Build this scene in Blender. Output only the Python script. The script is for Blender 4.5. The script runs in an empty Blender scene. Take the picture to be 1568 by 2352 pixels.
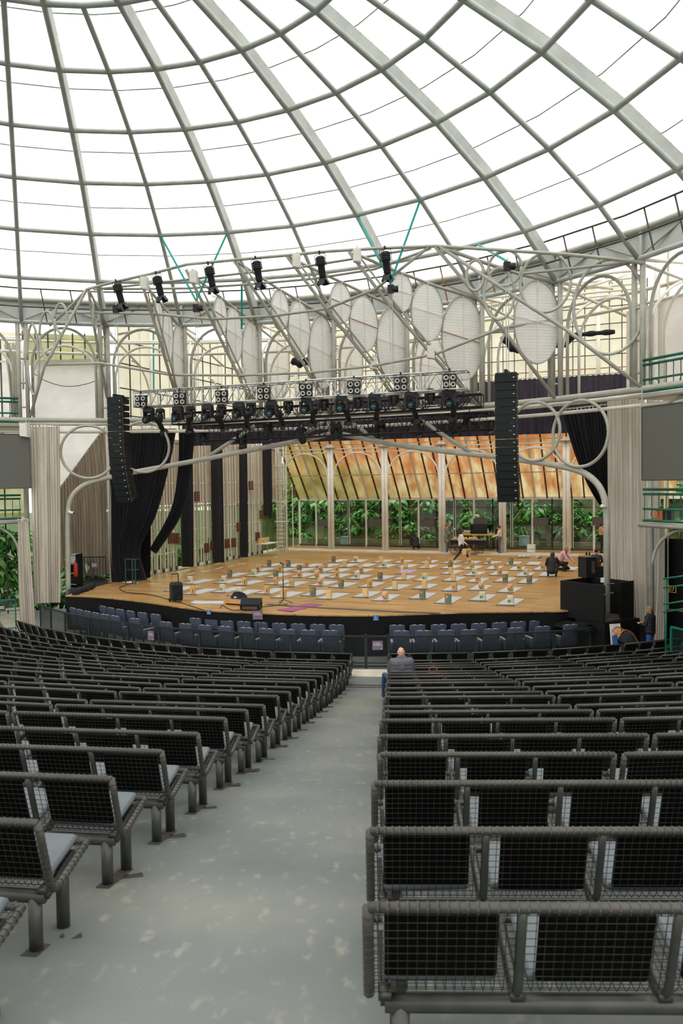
import bpy, math, random
from mathutils import Vector, Matrix, noise as mnoise
random.seed(7)
V = Vector
PI = math.pi
sc = bpy.context.scene
COL = sc.collection

# ------------------------------------------------------------------ camera, world, exposure
F = 1829.0; PITCH = 0.038; ROLL = 0.014      # focal length in pixels of the 1568x2352 frame
EYE = 5.53                                   # lens height above the flat floor in front of the stage
_cr, _sr, _cp, _sp = math.cos(ROLL), math.sin(ROLL), math.cos(PITCH), math.sin(PITCH)
CAMPOS = V((0, 0, EYE))
def ray(px, py):
    u, v = px - 784.0, py - 1176.0
    u0, v0 = _cr*u - _sr*v, _sr*u + _cr*v
    X, Y, Z = u0/F, 1.0, -v0/F
    return V((X, Y*_cp + Z*_sp, -Y*_sp + Z*_cp))
def proj(P):
    d = V(P) - CAMPOS
    Y = d.y*_cp - d.z*_sp; Z = d.y*_sp + d.z*_cp
    if Y < .05: return (-9999, -9999)
    u, v = F*d.x/Y, -F*Z/Y
    return (784 + _cr*u + _sr*v, 1176 - _sr*u + _cr*v)
cam = bpy.data.cameras.new('camera')
cam.sensor_fit = 'VERTICAL'; cam.sensor_height = 36.0; cam.lens = 36.0*F/2352.0
cam.clip_start = 0.05; cam.clip_end = 400
cam.dof.use_dof = True; cam.dof.focus_distance = 26.0; cam.dof.aperture_fstop = 4.5
camo = bpy.data.objects.new('camera', cam); COL.objects.link(camo)
_f = ray(784, 1176); _r = (ray(785, 1176) - _f).normalized(); _u = -(ray(784, 1177) - _f).normalized(); _f.normalize()
camo.matrix_world = Matrix(((_r.x, _u.x, -_f.x, 0), (_r.y, _u.y, -_f.y, 0), (_r.z, _u.z, -_f.z, EYE), (0, 0, 0, 1)))
sc.camera = camo
world = bpy.data.worlds.new('overcast_sky'); sc.world = world; world.use_nodes = True
_bg = world.node_tree.nodes['Background']
_bg.inputs[0].default_value = (1.0, 0.99, 0.965, 1); _bg.inputs[1].default_value = 1.5
sun = bpy.data.lights.new('sun', 'SUN'); sun.energy = 0.8; sun.angle = math.radians(60); sun.color = (1, .98, .95)
suno = bpy.data.objects.new('sun', sun); COL.objects.link(suno); suno.rotation_euler = (math.radians(18), math.radians(-8), 0)
sc.view_settings.view_transform = 'Standard'; sc.view_settings.look = 'None'
sc.view_settings.gamma = 1.0; sc.view_settings.use_curve_mapping = False
sc.view_settings.exposure = 0.55
sc.cycles.max_bounces = 5; sc.cycles.diffuse_bounces = 3; sc.cycles.glossy_bounces = 2
sc.cycles.transmission_bounces = 4; sc.cycles.transparent_max_bounces = 12
sc.cycles.caustics_reflective = False; sc.cycles.caustics_refractive = False

# ------------------------------------------------------------------ frames of reference of the building
O = V((-3.67, 50.1)); TX = V((.929, -.37)); AX = V((.37, .929))       # stage corner, across the stage, into the stage
DC = V((-6.32, 15.23)); RR = 17.46; PH0 = -0.36; DPH = 0.177          # dome centre, ring radius, rib angles
SC_ = V((2.4, 40.6))                                                  # centre of the seating arcs
ST = EYE - 4.2                                                        # stage floor height
ZR = EYE + 6.46; ZB = EYE + 2.62                                      # ring bottom chord, gallery beam
def S(t, a, z): p = O + TX*t + AX*a; return V((p.x, p.y, z))
def gz(px, py, z):
    d = ray(px, py); return CAMPOS + d*((z - EYE)/d.z)
def at(px, py, Y): d = ray(px, py); return CAMPOS + d*(Y/d.y)
def pa(px, py, a):
    d = ray(px, py); k = (a + O.dot(AX))/(d.x*AX.x + d.y*AX.y); return CAMPOS + d*k
def pt(px, py, t):
    d = ray(px, py); k = (t + O.dot(TX))/(d.x*TX.x + d.y*TX.y); return CAMPOS + d*k
def pr(px, py, r=RR):
    d = ray(px, py); A = d.x*d.x + d.y*d.y; B = -(d.x*DC.x + d.y*DC.y); C = DC.length_squared - r*r
    return CAMPOS + d*((-B + math.sqrt(B*B - A*C))/A)
def pc(px, r, z):                                                     # seating arc of radius r, at image column px, height z
    d = ray(px, 1106 - .014*(px - 784)); A = d.x*d.x + d.y*d.y; B = -(d.x*SC_.x + d.y*SC_.y); C = SC_.length_squared - r*r
    k = (-B - math.sqrt(max(0, B*B - A*C)))/A
    return V((d.x*k, d.y*k, z))
def RG(phi, r, z): return V((DC.x + r*math.sin(phi), DC.y + r*math.cos(phi), z))
def PH(j): return PH0 + DPH*j

# ------------------------------------------------------------------ materials
def lin(c):
    if isinstance(c, str): c = [int(c[i:i+2], 16)/255 for i in (0, 2, 4)]
    return tuple(x/12.92 if x <= .04045 else ((x + .055)/1.055)**2.4 for x in c) + (1.0,)
MT = {}
def nodes(name):
    m = bpy.data.materials.new(name); m.use_nodes = True; MT[name] = m
    nt = m.node_tree; return m, nt, nt.nodes['Principled BSDF'], nt.nodes['Material Output']
def ramp(nt, src, stops):
    r = nt.nodes.new('ShaderNodeValToRGB'); e = r.color_ramp.elements
    while len(e) < len(stops): e.new(.5)
    for k, (p, c) in enumerate(stops): e[k].position = p; e[k].color = lin(c)
    nt.links.new(src, r.inputs[0]); return r.outputs[0]
def tex(nt, scale, detail=4, vec=(1, 1, 1), coord='Object', rot=0):
    tc = nt.nodes.new('ShaderNodeTexCoord'); mp = nt.nodes.new('ShaderNodeMapping'); n = nt.nodes.new('ShaderNodeTexNoise')
    mp.inputs['Scale'].default_value = vec; mp.inputs['Rotation'].default_value = (0, 0, rot)
    n.inputs['Scale'].default_value = scale; n.inputs['Detail'].default_value = detail
    nt.links.new(tc.outputs[coord], mp.inputs[0]); nt.links.new(mp.outputs[0], n.inputs[0]); return n.outputs[0]
def mat(name, c1, c2=None, scale=4, rough=.6, metal=0, bump=0, vec=(1, 1, 1), lo=.35, hi=.65, c3=None, spec=.5, sheen=0):
    m, nt, b, out = nodes(name)
    b.inputs['Roughness'].default_value = rough; b.inputs['Metallic'].default_value = metal
    b.inputs['Specular IOR Level'].default_value = spec
    if c2 is None: b.inputs['Base Color'].default_value = lin(c1)
    else:
        n = tex(nt, scale, 4, vec)
        st = [(lo, c1), (hi, c2)] + ([(min(1, hi + .12), c3)] if c3 else [])
        nt.links.new(ramp(nt, n, st), b.inputs['Base Color'])
        if bump:
            bp = nt.nodes.new('ShaderNodeBump'); bp.inputs['Strength'].default_value = bump; bp.inputs['Distance'].default_value = .02
            nt.links.new(n, bp.inputs['Height']); nt.links.new(bp.outputs[0], b.inputs['Normal'])
    return m
def sheet(name, c1, c2, scale, transp, transl, vec=(1, 1, 1), lo=.35, hi=.65, stripes=0, tint=(1, 1, 1)):
    """translucent sheet: diffuse + translucent + a share of see-through"""
    m, nt, b, out = nodes(name); nt.nodes.remove(b)
    col = ramp(nt, tex(nt, scale, 5, vec), [(lo, c1), (hi, c2)])
    df = nt.nodes.new('ShaderNodeBsdfDiffuse'); tl = nt.nodes.new('ShaderNodeBsdfTranslucent'); tp = nt.nodes.new('ShaderNodeBsdfTransparent')
    nt.links.new(col, df.inputs[0]); nt.links.new(col, tl.inputs[0]); tp.inputs[0].default_value = (*tint, 1)
    m1 = nt.nodes.new('ShaderNodeMixShader'); m1.inputs[0].default_value = transl
    nt.links.new(df.outputs[0], m1.inputs[1]); nt.links.new(tl.outputs[0], m1.inputs[2])
    m2 = nt.nodes.new('ShaderNodeMixShader'); m2.inputs[0].default_value = transp
    nt.links.new(m1.outputs[0], m2.inputs[1]); nt.links.new(tp.outputs[0], m2.inputs[2])
    nt.links.new(m2.outputs[0], out.inputs[0])
    return m
mat('steel', 'b0afa3', 'a09f93', 3, .5, 0, .1, c3='8f8573', lo=.3, hi=.66)
mat('steel_pale', 'e4e0d6', 'd6d1c5', 2.5, .5, 0, 0, lo=.3, hi=.7)
mat('steel_dim', 'b3b8b4', 'a3a8a3', 3, .5, 0, 0)
mat('rib_plate', 'b9bbb5', 'a9aba5', 2, .5, 0, 0)
mat('steel_dark', '3a3f3e', '54463c', 4, .5, .2)
mat('rust', 'b0713c', '8a4f28', 9, .8)
mat('beam_plate', 'bfc2be', 'aeb2ad', 1.3, .5, .15, .1, lo=.3, hi=.7, c3='b4bdbd')
mat('alu', 'c4c6c2', 'aeb0ab', 6, .35, .6)
mat('black_metal', '141819', '0d1011', 6, .5, .1, spec=.4)
mat('black_paint', '080a0b', '050607', 4, .55, spec=.3)
mat('black_cloth', '16171d', '0b0c10', 3, .9, vec=(4, 4, .3))
mat('purple_cloth', '3a3442', '282430', 2, .9, vec=(3, 3, .4))
mat('beige_cloth', 'd6cfc2', 'c2b9a9', 1.5, .9, vec=(4, 4, .35))
mat('taupe_cloth', 'a99b88', '8c7e6c', 1.5, .9, vec=(5, 5, .3))
mat('green_paint', '0f6e55', '0a5646', 5, .4)
mat('green_dark', '17443a', '0f332c', 5, .5)
mat('screen_grey', '5b5b53', '52534c', 40, .55, 0, 0)
mat('cam_white', 'd8d8d2')
mat('bench_metal', '41423d', '33352f', 7, .42, .2, .15, c3='524840')
mat('bench_wire', '2a2a24', '1e1e19', 8, .7, 0, spec=.2)
mat('bench_wrap', '4b4038', '3c342e', 20, .6, .1, c3='7d382b')
mat('pad_black', '030303', '050505', 6, .9, spec=.1)
mat('pad_grey', '5b6266', '535a5e', 5, .55)
mat('chair_blue', '3b4355', '2c3344', 7, .8, sheen=1)
mat('chair_trim', 'a9a7a6', '8f9093', 6, .6)
mat('fence_green', '1c2724', '121a18', 6, .5)
mat('concrete_pale', 'c9bfae', 'b5aa98', 2, .75, 0, .1)
mat('mat_grey', 'b0b4b7', 'b9bcbd', 3, .7)
mat('mat_pale', 'cfcfd0', 'c2c4c6', 3, .7)
mat('mat_magenta', '9c4a78', '8a3f6a', 4, .7)
mat('mat_purple', 'a99ac4', '9c8cbc', 4, .7)
mat('strap_teal', '1f9c92')
mat('white_paint', 'dedcd4', 'cfccc2', 3, .5)
mat('red', 'c8321f', 'a82819', 5, .5)
mat('orange', 'd9641f')
mat('yellow_tape', 'd29a2a', 'b98423', 9, .7)
mat('ply', 'c79a62', 'b5854e', 4, .6, vec=(1, 8, 1))
mat('skin', 'c99a7c', 'bd8a6c', 8, .5)
mat('earth', '4a4636', '2f3024', 1.5, .9, 0, .4)
mat('stone_bank', '7a7c5c', '5a6444', 1.2, .9, 0, .4)
mat('grass', '4f5f33', '39482a', 2, .9)
mat('chrome', 'c8cacc', None, rough=.25, metal=.9)
mat('brick_red', '6d3425', '4f271d', 12, .8)
mat('rope', 'b08a55', '98764a', 9, .9)
mat('blue_bin', 'a9c3d3', '9bb7c9', 3, .4)
mat('brown_panel', '5d5350', '524845', 5, .6)
mat('glass_black', '08090a', '0d0e10', 3, .15)
mat('led_lens', '27616b', '1b3f4a', 9, .1, spec=1)
mat('lamp_lens', 'cfc9bd', 'aaa69c', 20, .15, spec=1)
def _glass(name, tint, gl):
    m, nt, b, out = nodes(name); nt.nodes.remove(b)
    tp = nt.nodes.new('ShaderNodeBsdfTransparent'); tp.inputs[0].default_value = (*tint, 1)
    g = nt.nodes.new('ShaderNodeBsdfGlossy'); g.inputs['Roughness'].default_value = .03
    mx = nt.nodes.new('ShaderNodeMixShader'); mx.inputs[0].default_value = gl
    nt.links.new(tp.outputs[0], mx.inputs[1]); nt.links.new(g.outputs[0], mx.inputs[2]); nt.links.new(mx.outputs[0], out.inputs[0])
_glass('glass', (.88, .93, .88), .06)
_glass('glass_green', (.66, .74, .58), .05)
_glass('roof_film', (.965, .975, .97), .02)
sheet('panel_cream', 'e6e0c9', 'd2ccb0', .8, .06, .6, lo=.3, hi=.7)
sheet('panel_tan', 'b09f86', '8f806a', .9, .0, .35, lo=.3, hi=.7)
sheet('panel_white', 'ece7e4', 'ded8d6', 1.2, .0, .6)
sheet('disc_white', 'f4f3f0', 'e9e7e3', 1.6, .0, .4)
sheet('roof_cream', 'f2eee0', 'e6e2d0', .8, .75, .8, lo=.3, hi=.7)
sheet('panel_olive', 'b9b56e', '8d8f4c', .9, .08, .75)
sheet('leaf_a', '82bd64', '559a50', 1.2, 0, .35)
sheet('leaf_b', 'c9dfb4', '8fbb76', 1.2, 0, .4)
sheet('leaf_c', '3f6f3c', '27512e', 1.2, 0, .3)
def _amber():
    m, nt, b, out = nodes('panel_amber'); nt.nodes.remove(b)
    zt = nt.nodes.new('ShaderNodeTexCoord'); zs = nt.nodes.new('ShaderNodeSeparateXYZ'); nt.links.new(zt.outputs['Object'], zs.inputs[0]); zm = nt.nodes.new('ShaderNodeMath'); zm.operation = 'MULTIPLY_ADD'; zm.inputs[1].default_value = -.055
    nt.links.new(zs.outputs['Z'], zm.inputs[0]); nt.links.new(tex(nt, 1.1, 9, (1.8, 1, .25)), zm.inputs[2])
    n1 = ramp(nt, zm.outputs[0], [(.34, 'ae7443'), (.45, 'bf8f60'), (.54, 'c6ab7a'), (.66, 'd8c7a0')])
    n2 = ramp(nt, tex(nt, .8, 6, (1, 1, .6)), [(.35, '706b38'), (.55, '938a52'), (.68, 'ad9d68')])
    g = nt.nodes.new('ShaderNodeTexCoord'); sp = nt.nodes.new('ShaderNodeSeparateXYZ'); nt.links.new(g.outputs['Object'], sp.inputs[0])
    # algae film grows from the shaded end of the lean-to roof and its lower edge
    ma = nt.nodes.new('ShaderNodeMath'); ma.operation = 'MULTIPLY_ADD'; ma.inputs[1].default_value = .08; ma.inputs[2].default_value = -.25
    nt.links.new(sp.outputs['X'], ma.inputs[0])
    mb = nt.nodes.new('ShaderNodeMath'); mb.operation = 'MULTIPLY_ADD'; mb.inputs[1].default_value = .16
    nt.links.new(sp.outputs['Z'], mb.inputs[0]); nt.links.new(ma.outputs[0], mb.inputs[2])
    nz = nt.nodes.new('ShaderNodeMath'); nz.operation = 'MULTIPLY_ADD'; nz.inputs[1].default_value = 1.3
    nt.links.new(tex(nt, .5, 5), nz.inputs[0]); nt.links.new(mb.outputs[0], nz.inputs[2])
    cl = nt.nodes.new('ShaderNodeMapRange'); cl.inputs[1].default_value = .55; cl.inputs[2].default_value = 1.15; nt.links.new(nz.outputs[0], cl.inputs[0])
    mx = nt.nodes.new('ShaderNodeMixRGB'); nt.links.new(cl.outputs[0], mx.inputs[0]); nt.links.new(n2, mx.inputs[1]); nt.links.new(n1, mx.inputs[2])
    df = nt.nodes.new('ShaderNodeBsdfDiffuse'); tl = nt.nodes.new('ShaderNodeBsdfTranslucent')
    nt.links.new(mx.outputs[0], df.inputs[0]); nt.links.new(mx.outputs[0], tl.inputs[0])
    ms = nt.nodes.new('ShaderNodeMixShader'); ms.inputs[0].default_value = .6
    nt.links.new(df.outputs[0], ms.inputs[1]); nt.links.new(tl.outputs[0], ms.inputs[2]); nt.links.new(ms.outputs[0], out.inputs[0])
_amber()
def _wood():
    m, nt, b, out = nodes('stage_boards')
    tc = nt.nodes.new('ShaderNodeTexCoord'); mp = nt.nodes.new('ShaderNodeMapping'); mp.inputs['Rotation'].default_value = (0, 0, math.atan2(.37, .929))
    nt.links.new(tc.outputs['Object'], mp.inputs[0])
    bk = nt.nodes.new('ShaderNodeTexBrick'); bk.inputs['Scale'].default_value = 1; bk.inputs['Brick Width'].default_value = 2.6; bk.inputs['Row Height'].default_value = .13
    bk.inputs['Mortar Size'].default_value = .006; bk.inputs['Bias'].default_value = -.1
    bk.inputs['Color1'].default_value = lin('c0955a'); bk.inputs['Color2'].default_value = lin('765229'); bk.inputs['Mortar'].default_value = lin('5e3f1e')
    nt.links.new(mp.outputs[0], bk.inputs[0])
    mp2 = nt.nodes.new('ShaderNodeMapping'); mp2.inputs['Scale'].default_value = (.35, 3.5, 1); nt.links.new(mp.outputs[0], mp2.inputs[0])
    n = nt.nodes.new('ShaderNodeTexNoise'); n.inputs['Scale'].default_value = 2.2; n.inputs['Detail'].default_value = 6; nt.links.new(mp2.outputs[0], n.inputs[0])
    c = ramp(nt, n.outputs[0], [(.3, '6d4c2a'), (.5, 'a87f49'), (.72, 'cba978')])
    mx = nt.nodes.new('ShaderNodeMixRGB'); mx.inputs[0].default_value = .45; nt.links.new(bk.outputs[0], mx.inputs[1]); nt.links.new(c, mx.inputs[2])
    nt.links.new(mx.outputs[0], b.inputs['Base Color']); b.inputs['Roughness'].default_value = .38
_wood()
def _conc():
    m, nt, b, out = nodes('aisle_concrete')
    a = ramp(nt, tex(nt, .7, 7), [(.3, '575d5b'), (.5, '646967'), (.7, '74756d')])
    st = nt.nodes.new('ShaderNodeMapRange'); st.inputs[1].default_value = .58; st.inputs[2].default_value = .74; nt.links.new(tex(nt, 11, 10, (1, .5, 1)), st.inputs[0]); st.inputs[4].default_value = .6
    mx = nt.nodes.new('ShaderNodeMixRGB'); mx.inputs[2].default_value = lin('938e80'); nt.links.new(st.outputs[0], mx.inputs[0]); nt.links.new(a, mx.inputs[1])
    nt.links.new(mx.outputs[0], b.inputs['Base Color']); b.inputs['Roughness'].default_value = .5
    bp = nt.nodes.new('ShaderNodeBump'); bp.inputs['Strength'].default_value = .12; nt.links.new(tex(nt, 9, 6), bp.inputs['Height']); nt.links.new(bp.outputs[0], b.inputs['Normal'])
_conc()
def _disc():
    """corrugated white sheet: fine ribs as relief"""
    for nm in ('disc_white', 'panel_white'):
        m = MT[nm]; nt = m.node_tree
        tc = nt.nodes.new('ShaderNodeTexCoord'); w = nt.nodes.new('ShaderNodeTexWave'); w.bands_direction = 'Z'; w.inputs['Scale'].default_value = 3.2 if nm == 'disc_white' else 4
        w.wave_profile = 'SIN'; nt.links.new(tc.outputs['Object'], w.inputs[0])
        bp = nt.nodes.new('ShaderNodeBump'); bp.inputs['Strength'].default_value = .3; bp.inputs['Distance'].default_value = .03; nt.links.new(w.outputs[1], bp.inputs['Height'])
        for n in nt.nodes:
            if n.bl_idname in ('ShaderNodeBsdfDiffuse', 'ShaderNodeBsdfTranslucent'): nt.links.new(bp.outputs[0], n.inputs['Normal'])
_disc()

# ------------------------------------------------------------------ mesh building
PM = {}
class MB:
    def __init__(s): s.v = []; s.f = []; s.m = []; s.cur = 0
    def add(s, vs, fs):
        o = len(s.v); s.v += [tuple(v) for v in vs]; s.f += [tuple(i + o for i in f) for f in fs]; s.m += [s.cur]*len(fs); return s
    def box(s, c, size, R=None):
        c = V(c); hx, hy, hz = size[0]/2, size[1]/2, size[2]/2
        vs = [V((x, y, z)) for x in (-hx, hx) for y in (-hy, hy) for z in (-hz, hz)]
        if R is not None: vs = [R @ v for v in vs]
        return s.add([v + c for v in vs], [(0, 1, 3, 2), (4, 6, 7, 5), (0, 4, 5, 1), (2, 3, 7, 6), (0, 2, 6, 4), (1, 5, 7, 3)])
    def bar(s, p, q, w, h=None, up=V((0, 0, 1))):
        p, q = V(p), V(q); d = q - p; L = d.length
        if L < 1e-6: return s
        y = d/L; x = y.cross(up)
        if x.length < 1e-3: x = y.cross(V((0, 1, 0)))
        x.normalize(); z = x.cross(y)
        return s.box((p + q)/2, (w, L, h or w), Matrix((x, y, z)).transposed())
    def tube(s, pts, r, n=6, closed=False, cap=True):
        pts = [V(p) for p in pts]; N = len(pts)
        rs = r if isinstance(r, (list, tuple)) else [r]*N
        vs = []; prev = None
        for i in range(N):
            a = pts[i-1] if (i > 0 or closed) else pts[i]; b = pts[(i+1) % N] if (i < N-1 or closed) else pts[i]
            t = (b - a); t = t.normalized() if t.length > 1e-9 else V((0, 0, 1))
            if prev is None:
                x = t.cross(V((0, 0, 1)));
                if x.length < 1e-3: x = t.cross(V((1, 0, 0)))
                x.normalize()
            else:
                x = prev - t*prev.dot(t)
                if x.length < 1e-6: x = t.cross(V((0, 0, 1)))
                x.normalize()
            prev = x; y = t.cross(x)
            for k in range(n):
                an = 2*PI*k/n; vs.append(pts[i] + (x*math.cos(an) + y*math.sin(an))*rs[i])
        fs = []
        for i in range(N if closed else N-1):
            j = (i+1) % N
            for k in range(n): fs.append((i*n+k, i*n+(k+1) % n, j*n+(k+1) % n, j*n+k))
        if cap and not closed: fs += [tuple(range(n-1, -1, -1)), tuple(range((N-1)*n, N*n))]
        return s.add(vs, fs)
    def lathe(s, prof, c=(0, 0, 0), n=12, R=None):
        c = V(c); vs = []; N = len(prof)
        for r, z in prof:
            for k in range(n):
                v = V((r*math.cos(2*PI*k/n), r*math.sin(2*PI*k/n), z)); vs.append((R @ v if R is not None else v) + c)
        fs = [(i*n+k, i*n+(k+1) % n, (i+1)*n+(k+1) % n, (i+1)*n+k) for i in range(N-1) for k in range(n)]
        fs += [tuple(range(n-1, -1, -1)), tuple(range((N-1)*n, N*n))]
        return s.add(vs, fs)
    def ball(s, c, rad, R=None, n=10, m=7):
        rad = rad if isinstance(rad, (tuple, list)) else (rad,)*3
        pr_ = [(math.sin(PI*(i+.02*(i == 0)-.02*(i == m))/m), -math.cos(PI*i/m)) for i in range(m+1)]
        vs = []; c = V(c)
        for q, z in pr_:
            for k in range(n):
                v = V((rad[0]*q*math.cos(2*PI*k/n), rad[1]*q*math.sin(2*PI*k/n), rad[2]*z)); vs.append((R @ v if R is not None else v) + c)
        fs = [(i*n+k, i*n+(k+1) % n, (i+1)*n+(k+1) % n, (i+1)*n+k) for i in range(m) for k in range(n)]
        fs += [tuple(range(n-1, -1, -1)), tuple(range(m*n, (m+1)*n))]
        return s.add(vs, fs)
    def grid(s, rows, closed=False):
        nr, nc = len(rows), len(rows[0]); vs = [p for r in rows for p in r]
        fs = [(i*nc+k, i*nc+k+1, (i+1)*nc+k+1, (i+1)*nc+k) for i in range(nr-1) for k in range(nc-1)]
        if closed: fs += [(i*nc+nc-1, i*nc, (i+1)*nc, (i+1)*nc+nc-1) for i in range(nr-1)]
        return s.add(vs, fs)
    def prism(s, poly, z0, z1):
        n = len(poly); vs = [(p[0], p[1], z0) for p in poly] + [(p[0], p[1], z1) for p in poly]
        return s.add(vs, [tuple(range(n-1, -1, -1)), tuple(range(n, 2*n))] + [(i, (i+1) % n, n+(i+1) % n, n+i) for i in range(n)])
    def extrude(s, poly3, d):
        n = len(poly3); d = V(d); vs = [V(p) for p in poly3] + [V(p) + d for p in poly3]
        return s.add(vs, [tuple(range(n-1, -1, -1)), tuple(range(n, 2*n))] + [(i, (i+1) % n, n+(i+1) % n, n+i) for i in range(n)])
    def mesh(s, name, mats, smooth=False):
        me = bpy.data.meshes.new(name); me.from_pydata(s.v, [], s.f)
        for m in (mats if isinstance(mats, (list, tuple)) else [mats]): me.materials.append(MT[m] if isinstance(m, str) else m)
        if any(s.m): me.polygons.foreach_set('material_index', s.m)
        if smooth: me.polygons.foreach_set('use_smooth', [True]*len(me.polygons))
        me.update(); return me
    def build(s, name, mats, parent=None, smooth=False, world=False):
        if world and parent is not None and parent.name in PM:
            inv = PM[parent.name].inverted(); s.v = [tuple(inv @ V(v)) for v in s.v]
        return link(name, s.mesh(name, mats, smooth), parent)
def link(name, me, parent=None, loc=None, rot=None):
    o = bpy.data.objects.new(name, me); COL.objects.link(o); o.parent = parent
    if loc is not None: o.location = loc
    if rot is not None: o.rotation_euler = rot
    return o
def tag(o, label, cat, group=None):
    o['label'] = label; o['category'] = cat
    if group: o['group'] = group
    return o
def thing(name, label, cat, loc=(0, 0, 0), rz=0, group=None):
    o = link(name, None, None, loc, (0, 0, rz)); PM[o.name] = Matrix.Translation(V(loc)) @ Matrix.Rotation(rz, 4, 'Z')
    return tag(o, label, cat, group)
def struct(name, me=None, loc=(0, 0, 0), rz=0):
    o = link(name, me, None, loc, (0, 0, rz)); o['kind'] = 'structure'; PM[o.name] = Matrix.Translation(V(loc)) @ Matrix.Rotation(rz, 4, 'Z'); return o
def copy_tree(o, parent=None, loc=None, rz=None):
    c = o.copy(); COL.objects.link(c); c.parent = parent
    if loc is not None: c.location = loc
    if rz is not None: c.rotation_euler = (0, 0, rz)
    for ch in o.children: copy_tree(ch, c)
    return c
def smooth_path(pts, sub=6):
    """Catmull-Rom through the points"""
    pts = [V(p) for p in pts]; out = []
    P = [pts[0]*2 - pts[1]] + pts + [pts[-1]*2 - pts[-2]]
    for i in range(1, len(P)-2):
        for k in range(sub):
            t = k/sub; a, b, c, d = P[i-1], P[i], P[i+1], P[i+2]
            out.append(.5*((2*b) + (c - a)*t + (2*a - 5*b + 4*c - d)*t*t + (3*b - a - 3*c + d)*t**3))
    return out + [pts[-1]]
ORD = ['first', 'second', 'third', 'fourth', 'fifth', 'sixth', 'seventh', 'eighth', 'ninth', 'tenth', 'eleventh', 'twelfth', 'thirteenth',
       'fourteenth', 'fifteenth', 'sixteenth', 'seventeenth', 'eighteenth', 'nineteenth', 'twentieth', 'twenty-first', 'twenty-second', 'twenty-third', 'twenty-fourth', 'twenty-fifth']
def tubes(parent, name, pts, r, mt='steel', n=7): return MB().tube(pts, r, n).build(name, mt, parent, True)

# ================================================================== THE SETTING
# ------------------------------------------------------------------ floors
YTOP = [2097, 1917, 1806, 1739, 1696, 1659, 1639, 1627, 1605, 1595, 1584, 1572, 1566, 1557.5, 1551, 1545.6, 1537, 1532, 1527, 1523]
ROWY = [2.85 + .96*i for i in range(20)] + [22.0]
ROWZ = [-(YTOP[i] - 1105)*ROWY[i]/F for i in range(20)] + [-4.85]
BH = .735                                                    # bench height
ROWR = [40.67 - y for y in ROWY]
FLZ = [EYE + z - BH for z in ROWZ]; FLZ[19] = .01; FLZ[20] = 0
_tab = sorted([(r, z) for r, z in zip(ROWR, FLZ)]) 
_tab = [(0, 0), (18.4, 0)] + _tab[0:] + [(40.6, FLZ[0] + .48), (43, FLZ[0] + .9), (47, FLZ[0] + 1.6)]
_tab = sorted(set(_tab))
def floor_z(r):
    for (r0, z0), (r1, z1) in zip(_tab, _tab[1:]):
        if r0 <= r <= r1: return z0 + (z1 - z0)*(r - r0)/(r1 - r0)
    return _tab[-1][1]
def CP(th, r, z=None):
    return V((SC_.x + r*math.sin(th), SC_.y - r*math.cos(th), floor_z(r) if z is None else z))
m = MB(); rs = [14.6, 16, 17.6, 18.4] + sorted(ROWR)[1:] + [39.2, 40.6, 43, 47]
m.grid([[CP(-1.25 + 2.5*k/60, r) for k in range(61)] for r in rs][::-1])
floor = struct('floor', m.mesh('floor', 'aisle_concrete', True))
m = MB(); m.grid([[CP(-1.25 + 2.5*k/60, r, .006) for k in range(61)] for r in (18.35, 17.45)])
link('concrete_apron', m.mesh('concrete_apron', 'concrete_pale'), floor)
# drain grate across the aisle
m = MB()
for k in range(26):
    th = -.128 + .0042*k*.87; m.bar(CP(th, 19.30, floor_z(19.3)+.012), CP(th, 19.54, floor_z(19.54)+.012), .02, .02)
m.tube([CP(-.128 + .0945*k/6, 19.30, floor_z(19.3)+.012) for k in range(7)], .014, 4); m.tube([CP(-.128 + .0945*k/6, 19.54, floor_z(19.54)+.012) for k in range(7)], .014, 4)
link('drain_grate', m.mesh('drain_grate', 'steel_dark'), floor)
# ground around the building
m = MB(); m.box((0, 30, -.75), (300, 300, .5)); g = struct('floor_ground', m.mesh('floor_ground', 'grass'))

# ------------------------------------------------------------------ stage
FRONT = [(150, 1368), (205, 1370), (260, 1374), (345, 1384), (420, 1395), (480, 1402), (600, 1408), (720, 1412), (850, 1413), (960, 1410), (1080, 1406), (1230, 1404), (1292, 1403), (1360, 1396), (1440, 1384)]
fr = smooth_path([gz(x, y, ST) for x, y in FRONT], 4)
outl = [(p.x, p.y) for p in fr]
for t, a in ((24.5, -19.5), (24.5, 3.6), (-.6, 3.6), (-.6, -15.4)):
    q = S(t, a, 0); outl.append((q.x, q.y))
m = MB(); m.prism(outl, ST - .04, ST)
stage = struct('floor_stage', m.mesh('floor_stage', 'stage_boards'))
m = MB(); n_ = len(fr)
m.grid([[V((p.x, p.y, ST - .04)) + V((0, .005, 0)) for p in fr], [V((p.x, p.y, .0)) + V((0, .12, 0)) for p in fr]])
link('stage_fascia', m.mesh('stage_fascia', 'black_paint', True), stage)
m = MB()                                                   # dark under-stage walls at the sides
for (t0, a0, t1, a1) in ((-.6, -15.4, -.6, 3.6), (24.5, -19.5, 24.5, 3.6)):
    p, q = S(t0, a0, 0), S(t1, a1, 0); m.add([p, q, q + V((0, 0, ST-.1)), p + V((0, 0, ST-.1))], [(0, 1, 2, 3)])
link('stage_side', m.mesh('stage_side', 'black_paint'), stage)
m = MB(); m.prism([tuple(S(t, a, 0).xy) for t, a in ((-.5, -1.05), (24, -1.05), (24, .55), (-.5, .55))], ST, ST + .05)
m.prism([tuple(S(t, a, 0).xy) for t, a in ((-.5, -16.3), (.25, -16.3), (.25, -.25), (-.5, -.25))], ST, ST + .04)
link('concrete_walkway', m.mesh('concrete_walkway', 'concrete_pale'), stage)
m = MB()                                                   # worn yellow edge tape and grey cable strip by the left wing
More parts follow.
